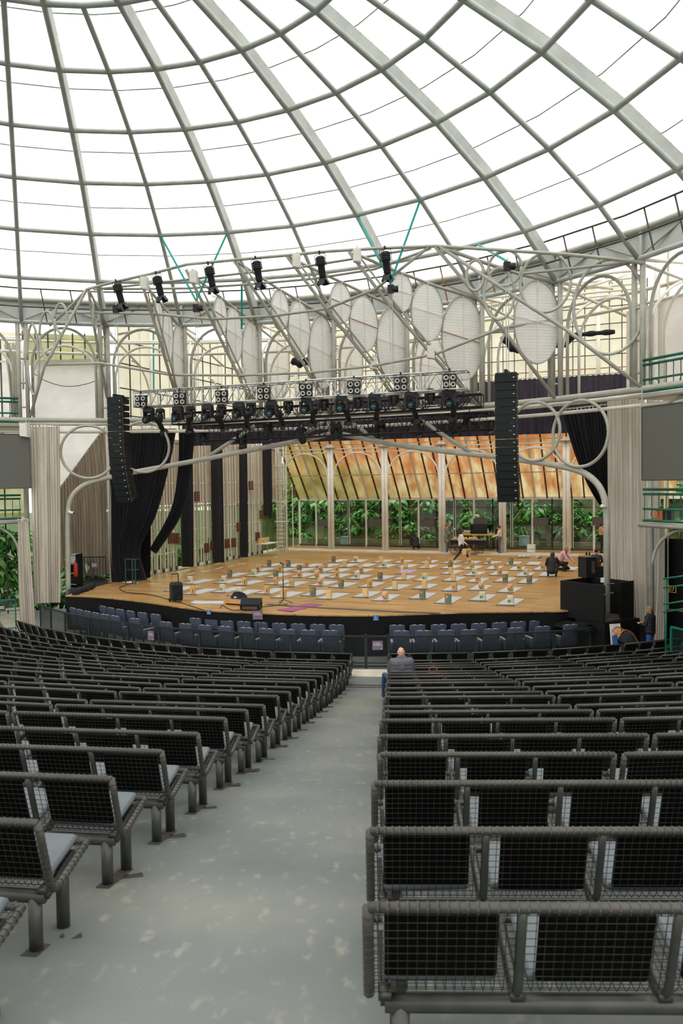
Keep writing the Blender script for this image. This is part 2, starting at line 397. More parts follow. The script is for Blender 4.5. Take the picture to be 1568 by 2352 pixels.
ps = [gz(x, y, ST + .006) for x, y in ((250, 1338), (300, 1327), (350, 1313))]
for p, q in zip(ps, ps[1:]): m.bar(p, q, .14, .01)
link('edge_tape', m.mesh('edge_tape', 'yellow_tape'), stage)
m = MB(); ps = [gz(x, y, ST + .008) for x, y in ((612, 1388), (700, 1394), (800, 1399), (905, 1405), (1010, 1408))]
for p, q in zip(ps, ps[1:]): m.bar(p, q, .22, .012)
link('cable_strip', m.mesh('cable_strip', 'steel_dark'), stage)
m = MB(); m.tube(smooth_path([gz(x, y, ST + .02) for x, y in ((330, 1330), (300, 1340), (275, 1350), (290, 1360), (345, 1366), (400, 1380), (440, 1392), (470, 1402))]), .014, 5)
tag(m.build('stage_cable', 'black_metal', None, True), 'thin black cable snaking across the left front of the stage', 'cable')
m = MB(); m.prism([tuple(gz(x, y, ST).xy) for x, y in ((158, 1362), (215, 1349), (250, 1340), (300, 1329), (348, 1315), (345, 1302), (250, 1318), (150, 1345))], ST + .002, ST + .005)
link('wing_carpet', m.mesh('wing_carpet', 'black_metal'), stage)
# faded white tape marks on the boards
for k, (a, b, c, d) in enumerate(((430, 1320, 448, 1315), (463, 1314, 480, 1310), (494, 1307, 511, 1303), (524, 1302, 539, 1299), (548, 1296, 566, 1293), (628, 1280, 639, 1278))):
    m = MB(); m.bar(gz(a, b, ST + .004), gz(c, d, ST + .004), .09, .006); link('tape_mark', m.mesh('tape_mark', 'white_paint'), stage)

# ------------------------------------------------------------------ the dome
HR = [RR, 15.84, 13.92, 11.87, 9.81, 7.61, 5.335, 2.9, .7]
HZ = [6.46, 7.79, 9.0, 10.06, 10.89, 11.61, 12.10, 12.45, 12.6]
NR = 36; DP = 2*PI/NR; FI = lambda j: PH0 + .004 + DPH*j if -8 < j < 16 else PH0 + DP*j
FI = lambda j: PH(4) + DP*(j-4)*(1.0143 if abs(j-4) < 9 else 1.0)
ceil = struct('ceiling', None)
JS = list(range(-14, 22))
def off(k, d):
    """grid node k pushed outwards by d along the roof normal"""
    k0, k1 = max(0, k-1), min(len(HR)-1, k+1); dr, dz = HR[k1]-HR[k0], HZ[k1]-HZ[k0]; L = math.hypot(dr, dz)
    return HR[k] - dz/L*(-d) , HZ[k] - dr/L*d
for j in JS:
    ph = FI(j); ks = range(0, 8 if j % 2 else 7)
    m = MB(); m.tube([RG(ph, HR[k], EYE + HZ[k]) for k in ks], .085 if j % 2 else .075, 8)
    rib = m.build('rib', 'steel_dim', ceil, True)
    if j % 2:                                               # main ribs carry a deep perforated web up to the glazing
        for sgn in (-1, 1):
            w = MB(); rows = []
            for k in ks:
                r1, z1 = off(k, .34); tg = V((math.cos(ph), -math.sin(ph), 0))*(sgn*(.10 if k else .16))
                rows.append([RG(ph, HR[k], EYE + HZ[k]) + tg*.35, RG(ph, r1, EYE + z1) + tg])
            w.grid(rows); link('rib_web', w.mesh('rib_web', 'rib_plate', True), rib)
        w = MB(); dn = []
        for k in list(ks)[:-1]:
            for q in range(6):
                f_ = (q + .5)/6; r1, z1 = off(k, .33); r2, z2 = off(k+1, .33)
                c = RG(ph, r1 + (r2-r1)*f_, EYE + z1 + (z2-z1)*f_); tg = V((math.cos(ph), -math.sin(ph), 0))*.10; w.bar(c - tg, c + tg, .05, .03)
        link('rib_rung', w.mesh('rib_rung', 'steel'), rib)['kind'] = 'stuff'
for k in range(1, 8):
    m = MB(); m.tube([RG(FI(j), HR[k], EYE + HZ[k]) for j in JS], .08, 8, closed=True); m.build('hoop', 'steel_dim', ceil, True)
m = MB(); m.lathe([(2.95, EYE+12.4), (3.1, EYE+12.6), (2.6, EYE + 12.75), (.1, EYE+12.95)], (DC.x, DC.y, 0), 36); m.build('crown_cap', 'panel_white', ceil, True)
# glazing: one film panel per bay and band, resting on the webs, with pale seam strips
SB = [(0.0, .50), (.55, .5), (1.35, .5), (2.3, .5), (3.35, .5), (4.45, .5), (5.6, .5), (6.8, .5)]
def node_at(f, d):
    k = min(int(f), len(HR)-2); q = f - k; (r0, z0), (r1, z1) = off(k, d), off(k+1, d); return r0 + (r1-r0)*q, z0 + (z1-z0)*q
for b in range(len(SB)-1):
    (r0, z0), (r1, z1) = node_at(SB[b][0], .55), node_at(SB[b+1][0], .55)
    if b == 0: r0, z0 = 17.95, 7.35
    h = DP/2*1.016; m = MB(); m.add([(r0*math.sin(-h), r0*math.cos(h), z0), (r0*math.sin(h), r0*math.cos(h), z0), (r1*math.sin(h), r1*math.cos(h), z1), (r1*math.sin(-h), r1*math.cos(h), z1)], [(0, 1, 2, 3)])
    me = m.mesh('roof_panel', 'roof_film')
    for j in JS: link('roof_panel', me, ceil, (DC.x, DC.y, EYE), (0, 0, -(FI(j) + DP/2)))
    m = MB(); m.tube([RG(FI(j), r1, EYE + z1 + .02) for j in JS], .022, 4, closed=True); m.build('seam_strip', 'alu', ceil)

# ------------------------------------------------------------------ ring beam under the dome
ring = struct('trim_1')
m = MB(); a0, a1 = -DP/2, DP/2
def segm(r, z0, z1, thick=.05):
    b = MB(); p = [V((r*math.sin(a), r*math.cos(a), 0)) for a in (a0, a1)]
    b.extrude([p[0] + V((0, 0, z0)), p[1] + V((0, 0, z0)), p[1] + V((0, 0, z1)), p[0] + V((0, 0, z1))], (0, thick, 0)); return b
me = segm(17.66, 6.52, 7.32).mesh('beam_plate', 'beam_plate')
for j in JS: link('beam_plate', me, ring, (DC.x, DC.y, EYE), (0, 0, -(FI(j) + DP/2)))
for (nm, r, z, rad, mt) in (('top_chord', 17.6, 7.36, .10, 'steel'), ('bottom_chord', 17.46, 6.46, .085, 'steel_dim'), ('lower_flange', 17.75, 6.6, .07, 'steel_dark'), ('gutter', 18.0, 7.42, .06, 'steel')):
    m = MB(); m.tube([RG(FI(j), r, EYE + z) for j in JS], rad, 8, closed=True); m.build(nm, mt, ring, True)
for j in JS:
    mid = RG((FI(j)+FI(j+1))/2 if j < 21 else FI(j)+DP/2, 17.62, EYE + 7.28)
    for jj in (j, j+1): tubes(ring, 'web_brace', [RG(FI(jj) if jj < 22 else FI(-14), 17.5, EYE+6.5), mid], .035, 'steel', 5)
for j in JS: MB().box(RG(FI(j), 17.6, EYE + 6.92), (.1, .1, .8), Matrix.Rotation(-FI(j), 3, 'Z')).build('stiffener', 'beam_plate', ring)
for z in (7.63, 6.93):
    m = MB(); m.tube([RG(FI(j), 16.85, EYE + z) for j in JS], .03, 6, closed=True); m.build('catwalk_rail', 'steel_dark', ring, True)
for j in JS[8:26]:
    for dd in (.25, .62):
        m = MB(); p = RG(FI(j) + DP*dd, 16.85, EYE + 7.63); m.tube([p, RG(FI(j) + DP*dd + .012, 17.0, EYE + 6.42)], .026, 5)
        m.build('catwalk_hanger', 'steel_dark' if (j*3+int(dd*9)) % 4 else 'rust', ring)

# ------------------------------------------------------------------ columns and arches below the ring
frame = struct('trim_2')
def column(j, z0, z1, parent=frame):
    ph = FI(j); tg = V((math.cos(ph), -math.sin(ph), 0))
    for s_ in (-1, 1):
        p = RG(ph, RR + .02, 0) + tg*(.15*s_)
        m = MB(); m.tube([V((p.x, p.y, z0)), V((p.x, p.y, z1))], .085, 10); c = m.build('column', 'steel', parent, True)
    m = MB(); k = 0; z = z0 + .5
    while z < z1 - .3: m.tube([RG(ph, RR+.02, z) - tg*.15, RG(ph, RR+.02, z) + tg*.15], .04, 6); z += .95
    m.build('column_link', 'steel', parent, True)
def arch(j, ztop, h, r=RR + .1, rad=.05, parent=frame, name='arch', mt='steel', j2=None, base=None):
    j2 = j + 1 if j2 is None else j2; pts = []
    f0, f1 = FI(j) + .02, FI(j2) - .02
    if base is not None: pts.append(RG(f0, r, base))
    for k in range(17):
        an = PI*k/16; pts.append(RG((f0+f1)/2 - (f1-f0)/2*math.cos(an), r, ztop - h + h*math.sin(an)))
    if base is not None: pts.append(RG(f1, r, base))
    return tubes(parent, name, pts, rad, mt)
for j in range(-5, 14):
    column(j, ZB if 0 <= j <= 8 else 0.0, ZR)
    if j < 13:
        arch(j, ZR - .15, 1.5, RR + .12, .055, base=ZB + .1)
        arch(j, ZR - .75, 1.35, RR + .75, .05, mt='steel_pale', base=ZB + .1)
for (x_, y_) in ((61, 1160), (1494, 1150)):
    p = pr(x_, y_, 18.5); tubes(frame, 'column', [V((p.x, p.y, 0)), V((p.x, p.y, ZB))], .10, 'steel', 10)
# gallery-level beam: double tube round the hall
for (r, z, rad) in ((RR, ZB, .10), (RR + .5, ZB - .12, .07), (RR+.25, ZB-.45, .06)):
    m = MB(); m.tube([RG(FI(-5) + (FI(13)-FI(-5))*k/72, r, z) for k in range(73)], rad, 8); m.build('gallery_beam', 'steel' if rad > .08 else 'steel_pale', frame, True)
# outer tubes behind the ring, seen through the arches
for k, (r, z) in enumerate(((19.6, ZR - .35), (20.6, ZR - .1), (19.2, ZR - .9))):
    m = MB(); m.tube([RG(FI(-5) + (FI(13)-FI(-5))*q/72, r, z) for q in range(73)], .06, 7); m.build('purlin', 'steel_pale', frame, True)
for j in range(-5, 14):
    tubes(frame, 'roof_strut', [RG(FI(j), RR, ZR), RG(FI(j), 20.8, ZR + .25)], .06, 'steel_pale')
    tubes(frame, 'roof_strut', [RG(FI(j), RR, ZR - .1), RG(FI(j) + .06, 20.8, ZR - 1.2)], .05, 'steel_pale')
    pts = [RG(FI(j), RR + .3 + 2.9*(1 - math.cos(PI/2*k/8)), ZR - 2.6 + 2.4*math.sin(PI/2*k/8)) for k in range(9)]
    tubes(frame, 'arch_brace', pts, .045, 'steel_pale')

# proscenium arch, braces and rings
pros = struct('trim_3')
ARCH = [(157, 1365), (156, 1270), (156, 1185), (164, 1143), (190, 1116), (228, 1102), (300, 1086), (440, 1060), (600, 1029), (700, 1010), (770, 994)]
tubes(pros, 'arch_tube', smooth_path([pr(x, y) for x, y in ARCH], 4), .105, 'steel', 10)
ARCH2 = [(770, 994), (850, 1011), (940, 1026), (1060, 1041), (1145, 1049), (1200, 1057), (1260, 1066), (1315, 1077), (1350, 1092), (1376, 1118), (1390, 1155), (1393, 1200)]
pp = smooth_path([pr(x, y) for x, y in ARCH2], 4); pp.append(V((pp[-1].x, pp[-1].y, ST)))
tubes(pros, 'arch_tube', pp, .105, 'steel', 10)
for a in (((465, 1057), (585, 978)), ((680, 1011), (752, 962)), ((759, 994), (752, 962)), ((782, 994), (788, 960)), ((866, 1014), (794, 960)), ((1088, 1044), (958, 960))):
    tubes(pros, 'arch_brace', [pr(*a[0]), pr(*a[1])], .075, 'steel', 8)
def circle(px, py, rad, parent=pros, r=RR - .1, name='ring_tube', tr=.055, mt='steel', c=None, tdir=None, rz=None):
    c = pr(px, py, r) if c is None else c
    tg = V((c.y - DC.y, -(c.x - DC.x), 0)).normalized() if tdir is None else tdir
    rz = rad if rz is None else rz
    m = MB(); m.tube([c + tg*(rad*math.cos(2*PI*k/36)) + V((0, 0, rz*math.sin(2*PI*k/36))) for k in range(36)], tr, 7, closed=True)
    return m.build(name, mt, parent, True)
for (x, y, rd) in ((203, 1038, 1.06), (330, 1027, 1.02), (1227, 991, .98), (1331, 996, 1.06)): circle(x, y, rd)

# ------------------------------------------------------------------ back wall of the stage: columns, glass, lean-to glazing
wb = struct('wall_back'); ZW = EYE - 1.13; AG = 3.0           # transom height, depth of the glass behind the columns
CT = [-.25 + 3.5*k for k in range(8)]
def sbar(t0, a0, z0, t1, a1, z1, w, h=None, parent=wb, name='mullion', mt='steel_pale', mb=None):
    b = mb or MB(); b.bar(S(t0, a0, z0), S(t1, a1, z1), w, h)
    return None if mb else b.build(name, mt, parent)
for t in CT:
    for dt in (-.10, .10):
        tubes(wb, 'column', [S(t + dt, 0, ST), S(t + dt, 0, EYE + 2.3)], .11, 'steel_pale', 10)
    m = MB(); p = S(t, 0, EYE + 2.1); m.lathe([(.28, -.05), (.36, 0), (.36, .06), (.2, .08)], p, 10); m.build('column_collar', 'steel_pale', wb)
    sbar(t, AG, ST, t, AG, ZW, .14, .12)
for t0, t1 in zip(CT, CT[1:]):
    sbar(t0, AG, ZW, t1, AG, ZW, .16, .16, name='transom')
    tubes(wb, 'upper_rail', [S(t0, 0, EYE + 1.78), S(t1, 0, EYE + 1.78)], .04, 'steel_pale', 6)
    tubes(wb, 'upper_rail', [S(t0, 0, EYE + 2.0), S(t1, 0, EYE + 2.0)], .045, 'steel_pale', 6)
    pts = [S(t0 + .2, 0, EYE - .5)] + [S((t0+t1)/2 - (t1-t0-.4)/2*math.cos(PI*k/16), 0, EYE + .25 + 1.5*math.sin(PI*k/16)) for k in range(17)] + [S(t1 - .2, 0, EYE - .5)]
    tubes(wb, 'arch', pts, .05, 'steel_pale', 7)
    for q, (f0, mt) in enumerate(((1/3, 'steel_pale'), (.66, 'black_metal'), (.985, 'black_metal'))):
        t = t0 + 3.5*f0 + .06; sbar(t, AG - .06, ST, t, AG - .06, ZW, .11 if q == 0 else .05, .08, mt=mt)
    for q in range(3):
        ta, tb = t0 + 3.5*q/3 + .06, t0 + 3.5*(q+1)/3 + .06
        for (za, zb) in ((ST + .12, ZW - .55), (ZW - .55, ZW - .06)):
            m = MB(); m.extrude([S(ta, AG, za), S(tb, AG, za), S(tb, AG, zb), S(ta, AG, zb)], V((AX.x, AX.y, 0))*.012); m.build('window_pane', 'glass', wb)
    sbar(t0, AG - .02, ZW - .55, t1, AG - .02, ZW - .55, .03, .03, mt='black_metal', name='glazing_bar')
    sbar(t0, AG - .04, ST + .06, t1, AG - .04, ST + .06, .10, .12, mt='steel_dark', name='window_sill')
# lean-to glazing rising inwards from the transom to the heads of the columns
lean = struct('ceiling_lean_to', None, S(0, 0, EYE), -math.atan2(.37, .929))     # local x across, y into the stage, z up
def LT(u, s): return (u, AG - .02 - s*.642, -1.08 + s*.767)
mat('bar_brown', '6a4527', '3d2a1c', 6, .8, vec=(1, 1, .5))
for k in range(33):
    u0, u1 = -.25 + .7*k, -.25 + .7*(k+1)
    for (s0, s1) in ((0, 2.0), (2.0, 4.4), (4.4, 5.6)):
        m = MB(); m.add([LT(u0, s0), LT(u1, s0), LT(u1, s1), LT(u0, s1)], [(0, 1, 2, 3)])
        m.build('glazing_panel', 'panel_amber', lean)
    m = MB(); p0, p1 = V(LT(u0, 0)), V(LT(u0, 5.6)); main = k % 5 == 2
    m.bar(p0 + V((0, -.05, -.04)), p1 + V((0, -.05, -.04)), .11 if main else .075, .10); m.build('glazing_bar', 'steel_pale' if main else 'bar_brown', lean)
for s_ in (2.0, 4.4):
    m = MB(); m.bar(V(LT(-.3, s_)) + V((0, -.1, -.05)), V(LT(22.6, s_)) + V((0, -.1, -.05)), .05, .05); m.build('cross_rail', 'steel', lean)
for (s0, z) in ((1.2, 0), (2.6, 0)):
    m = MB(); a_ = V(LT(-.2, s0)); m.bar(a_, V((-.2, a_.y, -1.0)), .05, .05); m.build('gable_bar', 'rust', lean)
m = MB(); m.add([S(-.3, AG, ST), S(-.3, 0, ST), S(-.3, 0, EYE + 2.4), S(-.3, AG, ZW)], [(0, 1, 2, 3)]); m.build('gable_pane', 'glass_green', wb)
for a in (1.0, 2.0): sbar(-.28, a, ST, -.28, a, ZW + (AG-a)*1.19, .06, .06, mt='steel_pale')

# upper clerestory behind the reflectors and the stage-house roof
clr = struct('wall_upper_back')
TB = [(-.3 + .62*k) for k in range(36)]
for k in range(35):
    for (z0, z1) in ((EYE + 2.9, EYE + 5.4), (EYE + 5.4, EYE + 10.3)):
        m = MB(); m.add([S(TB[k], -.62, z0), S(TB[k+1], -.62, z0), S(TB[k+1], -.62, z1), S(TB[k], -.62, z1)], [(0, 1, 2, 3)]); m.build('glazing_panel', 'panel_cream', clr)
for t in TB: MB().bar(S(t, -.72, EYE + 2.9), S(t, -.72, EYE + 10.3), .04, .04).build('glazing_bar', 'steel_dark', clr)
for z in (3.6, 4.4, 5.1, 5.8, 6.5, 7.3, 8.1, 9.0):
    m = MB(); m.bar(S(-.3, -.77, EYE + z), S(21.7, -.77, EYE + z), .045, .045); m.build('cross_rail', 'rust' if z in (3.6, 5.8) else 'steel_dark', clr)
for t in (1.5, 5, 8.5, 12, 15.5, 19):
    tubes(clr, 'post', [S(t, -1.0, EYE + 2.9), S(t, -1.0, EYE + 10.2)], .11, 'steel_pale', 8)
    pts = [S(t + 1.4*(1-math.cos(PI/2*k/6)), -1.1, EYE + 3.0 + 2.6*math.sin(PI/2*k/6)) for k in range(7)]; tubes(clr, 'arch_brace', pts, .05, 'steel_pale')
# stage-house roof: cream sheets between the ring and the clerestory
rf = struct('ceiling_stage_house')
for k in range(12):
    t0, t1 = -.6 + 1.85*k, -.6 + 1.85*(k+1); m = MB(); rows = []
    for (t) in (t0, t1):
        p = V(S(t, 0, 0)); dx = t - 10.4; aa = -33.4 + math.sqrt(max(0, 17.9**2 - dx*dx))
        rows.append([S(t, aa, EYE + 7.3), S(t, -.62, EYE + 10.35)])
    m.grid(rows); m.build('roof_panel', 'roof_cream', rf)
    dx = t0 - 10.4; aa = -33.4 + math.sqrt(max(0, 17.9**2 - dx*dx))
    tubes(rf, 'rafter', [S(t0, aa, EYE + 7.1), S(t0, -.62, EYE + 10.15)], .07, 'steel_pale')
    if k % 2: tubes(rf, 'truss_brace', [S(t0, aa + .2, EYE + 6.2), S(t0 + 1.2, aa + 4, EYE + 7.4)], .05, 'steel_pale')
for a in (-15, -12, -9, -6, -3): tubes(rf, 'purlin', [S(-.5, a, EYE + 7.0 + (a + 17)*.15), S(21.4, a, EYE + 7.0 + (a + 17)*.15)], .06, 'steel_pale')

# ------------------------------------------------------------------ left wall of the stage
wl = struct('wall_left')
AB = [-.2 - .78*k for k in range(24)]
for k in range(20):
    for (z0, z1) in ((ZW + .1, EYE + 2.2), (EYE + 2.2, EYE + 5.0), (EYE + 5.0, EYE + 7.6)):
        m = MB(); m.add([S(-.35, AB[k], z0), S(-.35, AB[k+1], z0), S(-.35, AB[k+1], z1), S(-.35, AB[k], z1)], [(0, 1, 2, 3)]); m.build('glazing_panel', 'panel_tan' if z0 < EYE + 2 else 'panel_cream', wl)
    if k < 19:
        m = MB(); m.extrude([S(-.35, AB[k], ST + .1), S(-.35, AB[k+1], ST + .1), S(-.35, AB[k+1], ZW), S(-.35, AB[k], ZW)], V((TX.x, TX.y, 0))*.01); m.build('window_pane', 'glass_green', wl)
    m = MB(); m.bar(S(-.27, AB[k], ST), S(-.27, AB[k], EYE + 7.6), .05, .05); m.build('glazing_bar', 'steel_dark' if k % 3 else 'steel_pale', wl)
for z in (2.0, 3.1, 4.3, 5.4, 6.4):
    m = MB(); m.bar(S(-.24, 0, EYE + z), S(-.24, -15.8, EYE + z), .05, .05); m.build('cross_rail', 'steel_dark', wl)
tubes(wl, 'transom', [S(-.15, 0, ZW), S(-.15, -17, ZW)], .08, 'steel_pale', 8)
for k in range(6):
    a = -.4 - 3.3*k
    tubes(wl, 'column', [S(-.1, a, ST), S(-.1, a, EYE + 7.2)], .1, 'steel_pale', 8)
    pts = [S(-.1, a - 1.5*(1-math.cos(PI/2*q/6)), EYE + 3.2 + 2.4*math.sin(PI/2*q/6)) for q in range(7)]; tubes(wl, 'arch_brace', pts, .05, 'steel_pale')
# right wall of the stage (mostly hidden behind the curtain)
wr = struct('wall_right')
m = MB(); m.extrude([S(22.2, 0, ST), S(22.2, -18, ST), S(22.2, -18, EYE + 7.4), S(22.2, 0, EYE + 7.4)], V((TX.x, TX.y, 0))*.05); m.build('glazing_panel', 'panel_cream', wr)
for k in range(7): tubes(wr, 'column', [S(21.9, -.5 - 2.9*k, ST), S(21.9, -.5 - 2.9*k, EYE + 7.2)], .1, 'steel_pale', 8)

# ------------------------------------------------------------------ galleries on both sides
ZG1, ZG2 = EYE + 2.45, EYE - 1.35
def gallery(name, j0, j1, side):
    g = struct(name)
    for j in range(j0, j1):
        f0, f1 = FI(j), FI(j+1)
        for z in (ZG1, ZG2):
            m = MB(); q = [RG(f0, RR + .1, z), RG(f1, RR + .1, z), RG(f1, 20.9, z), RG(f0, 20.9, z)]; m.extrude([p - V((0, 0, .12)) for p in q], (0, 0, .12)); m.build('gallery_deck', 'steel_pale', g)
            tubes(g, 'deck_edge', [RG(f0, RR + .05, z - .06), RG(f1, RR + .05, z - .06)], .075, 'steel')
            arch(j, z - .15, 1.15, RR + .2, .05, g, 'deck_arch')
            # green railing of this bay
            for (dz, r_) in ((1.0, .045), (.86, .04), (.42, .035), (.08, .045)):
                tubes(g, 'handrail', [RG(f0 + .012, RR - .02, z + dz), RG(f1 - .012, RR - .02, z + dz)], r_, 'green_paint')
            m = MB()
            for k in range(1, 12): m.tube([RG(f0 + (f1-f0)*k/12, RR - .02, z + .08), RG(f0 + (f1-f0)*k/12, RR - .02, z + .86)], .014, 5)
            for k in range(3):
                c = RG(f0 + (f1-f0)*(k+.6)/3, RR - .02, z + .28); tg = V((math.cos(f0), -math.sin(f0), 0))
                m.tube([c + tg*.13*math.cos(2*PI*q/14) + V((0, 0, .13*math.sin(2*PI*q/14))) for q in range(14)], .012, 5, closed=True)
            m.build('baluster_panel', 'green_paint', g)['kind'] = 'stuff'
        # outer glazed wall
        for q in range(4):
            fa, fb = f0 + (f1-f0)*q/4, f0 + (f1-f0)*(q+1)/4
            for (z0, z1, mt) in ((.25, ZG2 - .2, 'glass_green'), (ZG2, ZG1 - .9, 'panel_olive' if side < 0 else 'panel_cream'), (ZG1 - .9, ZR - 1.1, 'panel_white' if (side > 0 or j == -1) else 'glass_green'), (ZR - 1.1, ZR + .2, 'panel_cream')):
                m = MB(); m.add([RG(fa, 21, z0), RG(fb, 21, z0), RG(fb, 21, z1), RG(fa, 21, z1)], [(0, 1, 2, 3)]); m.build('wall_pane', mt, g)
            m = MB(); m.bar(RG(fa, 20.93, 0), RG(fa, 20.93, ZR), .05, .05); m.build('wall_bar', 'steel_pale' if q == 0 else 'steel_dark', g)
        for z in (.2, ZG2, ZG1 - .9, ZR - 1.1): 
            m = MB(); m.bar(RG(f0, 20.95, z), RG(f1, 20.95, z), .08, .08); m.build('wall_rail', 'steel_pale', g)
    return g
gl = gallery('wall_gallery_left', -4, 0, -1)
gr = gallery('wall_gallery_right', 8, 12, 1)
# white corrugated cladding beside the stage opening on the left
clad = struct('wall_side_left')
for (x0, y0, x1, y1, r) in ((78, 826, 160, 972, 19.4), (160, 824, 246, 971, 19.4), (120, 978, 250, 1150, 23.6)):
    a_, b_ = pr(x0, y0, r), pr(x1, y0, r); c_, d_ = pr(x1, y1, r), pr(x0, y1, r)
    m = MB(); m.add([a_, b_, c_, d_], [(0, 1, 2, 3)]); m.build('wall_sheet', 'panel_white', clad)
for k in range(8):
    f = FI(0) + (FI(1)-FI(0))*k/7; m = MB(); m.bar(RG(f, 19.5, EYE + 5.2), RG(f, 19.5, ZR), .05, .05); m.build('glazing_bar', 'steel_dark', clad)
m = MB(); m.add([RG(FI(0), 19.9, EYE + 5.1), RG(FI(1), 19.9, EYE + 5.1), RG(FI(1), 19.9, ZR), RG(FI(0), 19.9, ZR)], [(0, 1, 2, 3)]); m.build('wall_sheet', 'panel_olive', clad)
cladr = struct('wall_side_right')
for (x0, y0, x1, y1, y2, y3) in ((1438, 716, 1500, 698, 888, 892), (1500, 698, 1575, 672, 890, 888)):
    m = MB(); m.add([pr(x0, y0, 19.2), pr(x1, y1, 19.2), pr(x1, y2, 19.2), pr(x0, y3, 19.2)], [(0, 1, 2, 3)]); m.build('wall_sheet', 'panel_white', cladr)
# low dark wall in the right wing below the gallery
m = MB()
for j, j2_ in ((7.62, 8), (8, 9), (9, 10), (10, 11), (11, 12)):
    m.add([RG(FI(j), 19.6, 0), RG(FI(j2_), 19.6, 0), RG(FI(j2_), 19.6, ZG2 - .6), RG(FI(j), 19.6, ZG2 - .6)], [(0, 1, 2, 3)])
struct('wall_right_wing', m.mesh('wall_right_wing', 'black_paint'))

# ------------------------------------------------------------------ green bank and planting behind the glass
m = MB(); rows = []
for k in range(13):
    s_ = k/12; rows.append([S(t, AG + 1.6 + 3.2*s_ + .5*mnoise.noise(V((t*.35, s_*5, 0))), ST - .6 + 6.2*s_**.8 + .4*mnoise.noise(V((t*.5, s_*4, 3)))) for t in [-8 + 1.2*q for q in range(34)]])
m.grid(rows); struct('ground_bank', m.mesh('ground_bank', 'stone_bank', True))
m = MB(); m.box(S(8, AG + 1.0, ST + .1), (38, .3, .6), Matrix.Rotation(-math.atan2(.37, .929), 3, 'Z')); struct('ground_kerb', m.mesh('ground_kerb', 'stone_bank'))
def leaf(mb, base, d, L, w, up):
    d = V(d).normalized(); s_ = d.cross(up)
    if s_.length < 1e-3: s_ = V((1, 0, 0))
    s_.normalize(); n = s_.cross(d)
    mb.add([base, base + d*L*.35 + s_*w*.5 - n*w*.08, base + d*L*.35 - s_*w*.5 - n*w*.08, base + d*L*.75 + s_*w*.38 - n*L*.10, base + d*L*.75 - s_*w*.38 - n*L*.10, base + d*L - n*L*.25], [(0, 1, 2), (1, 3, 4, 2), (3, 5, 4)])
def plant(rad, n, L, w, seed, droop=.3, tall=1.0):
    rnd = random.Random(seed); mb = MB()
    for k in range(n):
        an = rnd.uniform(0, 2*PI); el = rnd.uniform(-.2, 1.3); q = rnd.uniform(.2, 1)
        p = V((math.cos(an)*math.cos(el)*rad*q*.8, math.sin(an)*math.cos(el)*rad*q*.8, rad*tall*(.5 + .6*math.sin(el)*q)))
        d = V((math.cos(an), math.sin(an), rnd.uniform(-.5, .5) - droop)); mb.cur = 0 if rnd.random() < .55 else (1 if rnd.random() < .55 else 2)
        l_ = L*rnd.uniform(.7, 1.3); leaf(mb, p, d, l_, w*rnd.uniform(.7, 1.3), V((0, 0, 1)))
    for k in range(5):
        an = rnd.uniform(0, 6.28); mb.cur = 2; mb.tube([V((0, 0, -.3)), V((math.cos(an)*rad*.4, math.sin(an)*rad*.4, rad*tall*.9))], .02, 4)
    return mb.mesh('plant', ['leaf_a', 'leaf_b', 'leaf_c'])
PL = [plant(.75, 240, .28, .11, 1), plant(.85, 170, .40, .13, 2, .45), plant(.7, 300, .22, .08, 3, .2), plant(.9, 140, .46, .2, 4, .3)]
rnd = random.Random(5); kinds = ['narrow-leaved', 'drooping', 'small-leaved', 'large-leaved']
for k in range(150):
    t = -4 + 29*((k*.618) % 1); s_ = .01 + rnd.random()*.52
    z = ST - .4 + 6.2*s_**.8
    o = link('bank_plant', PL[k % 4], None, S(t, AG + 1.7 + 3.2*s_, z), (rnd.uniform(-.2, .2), rnd.uniform(-.2, .2), rnd.uniform(0, 6.28)))
    q = rnd.uniform(.8, 1.25); o.scale = (q, q, q); tag(o, kinds[k % 4] + ' green plant growing on the bank behind the stage windows', 'plant', kinds[k % 4] + ' plants on the bank')
# shrubs and trees outside the left and right glazing
for k in range(20):
    f = FI(-4.4) + (FI(.6) - FI(-4.4))*((k*.618) % 1); p = RG(f, 23.4 + 1.3*rnd.random(), -.5 + .9*(k % 4))
    o = link('garden_shrub', PL[(k*3) % 4], None, p, (0, 0, rnd.uniform(0, 6.28))); q = rnd.uniform(1.2, 1.9); o.scale = (q, q, q)
    tag(o, kinds[(k*3) % 4] + ' shrub outside the glass on the left of the hall', 'shrub', kinds[(k*3) % 4] + ' shrubs outside the left glazing')
for k in range(10):
    o = link('garden_shrub', PL[(k*3+1) % 4], None, RG(FI(-.62 + .085*k), 22.7 + .5*(k % 3), -.2 + .75*(k % 3)), (0, 0, rnd.uniform(0, 6.28))); q = rnd.uniform(1.0, 1.5); o.scale = (q, q, q)
    tag(o, kinds[(k*3+1) % 4] + ' shrub behind the lower left gate', 'shrub', kinds[(k*3+1) % 4] + ' shrubs behind the lower left gate')
for k in range(16):
    o = link('garden_shrub', PL[k % 4], None, S(-2.6 - .8*(k % 3), -1.2 - .95*k, ST - 1.0 + .5*(k % 2)), (0, 0, rnd.uniform(0, 6.28))); q = rnd.uniform(1.2, 1.8); o.scale = (q, q, q)
    tag(o, kinds[k % 4] + ' shrub outside the left stage wall', 'shrub', kinds[k % 4] + ' shrubs outside the left stage wall')
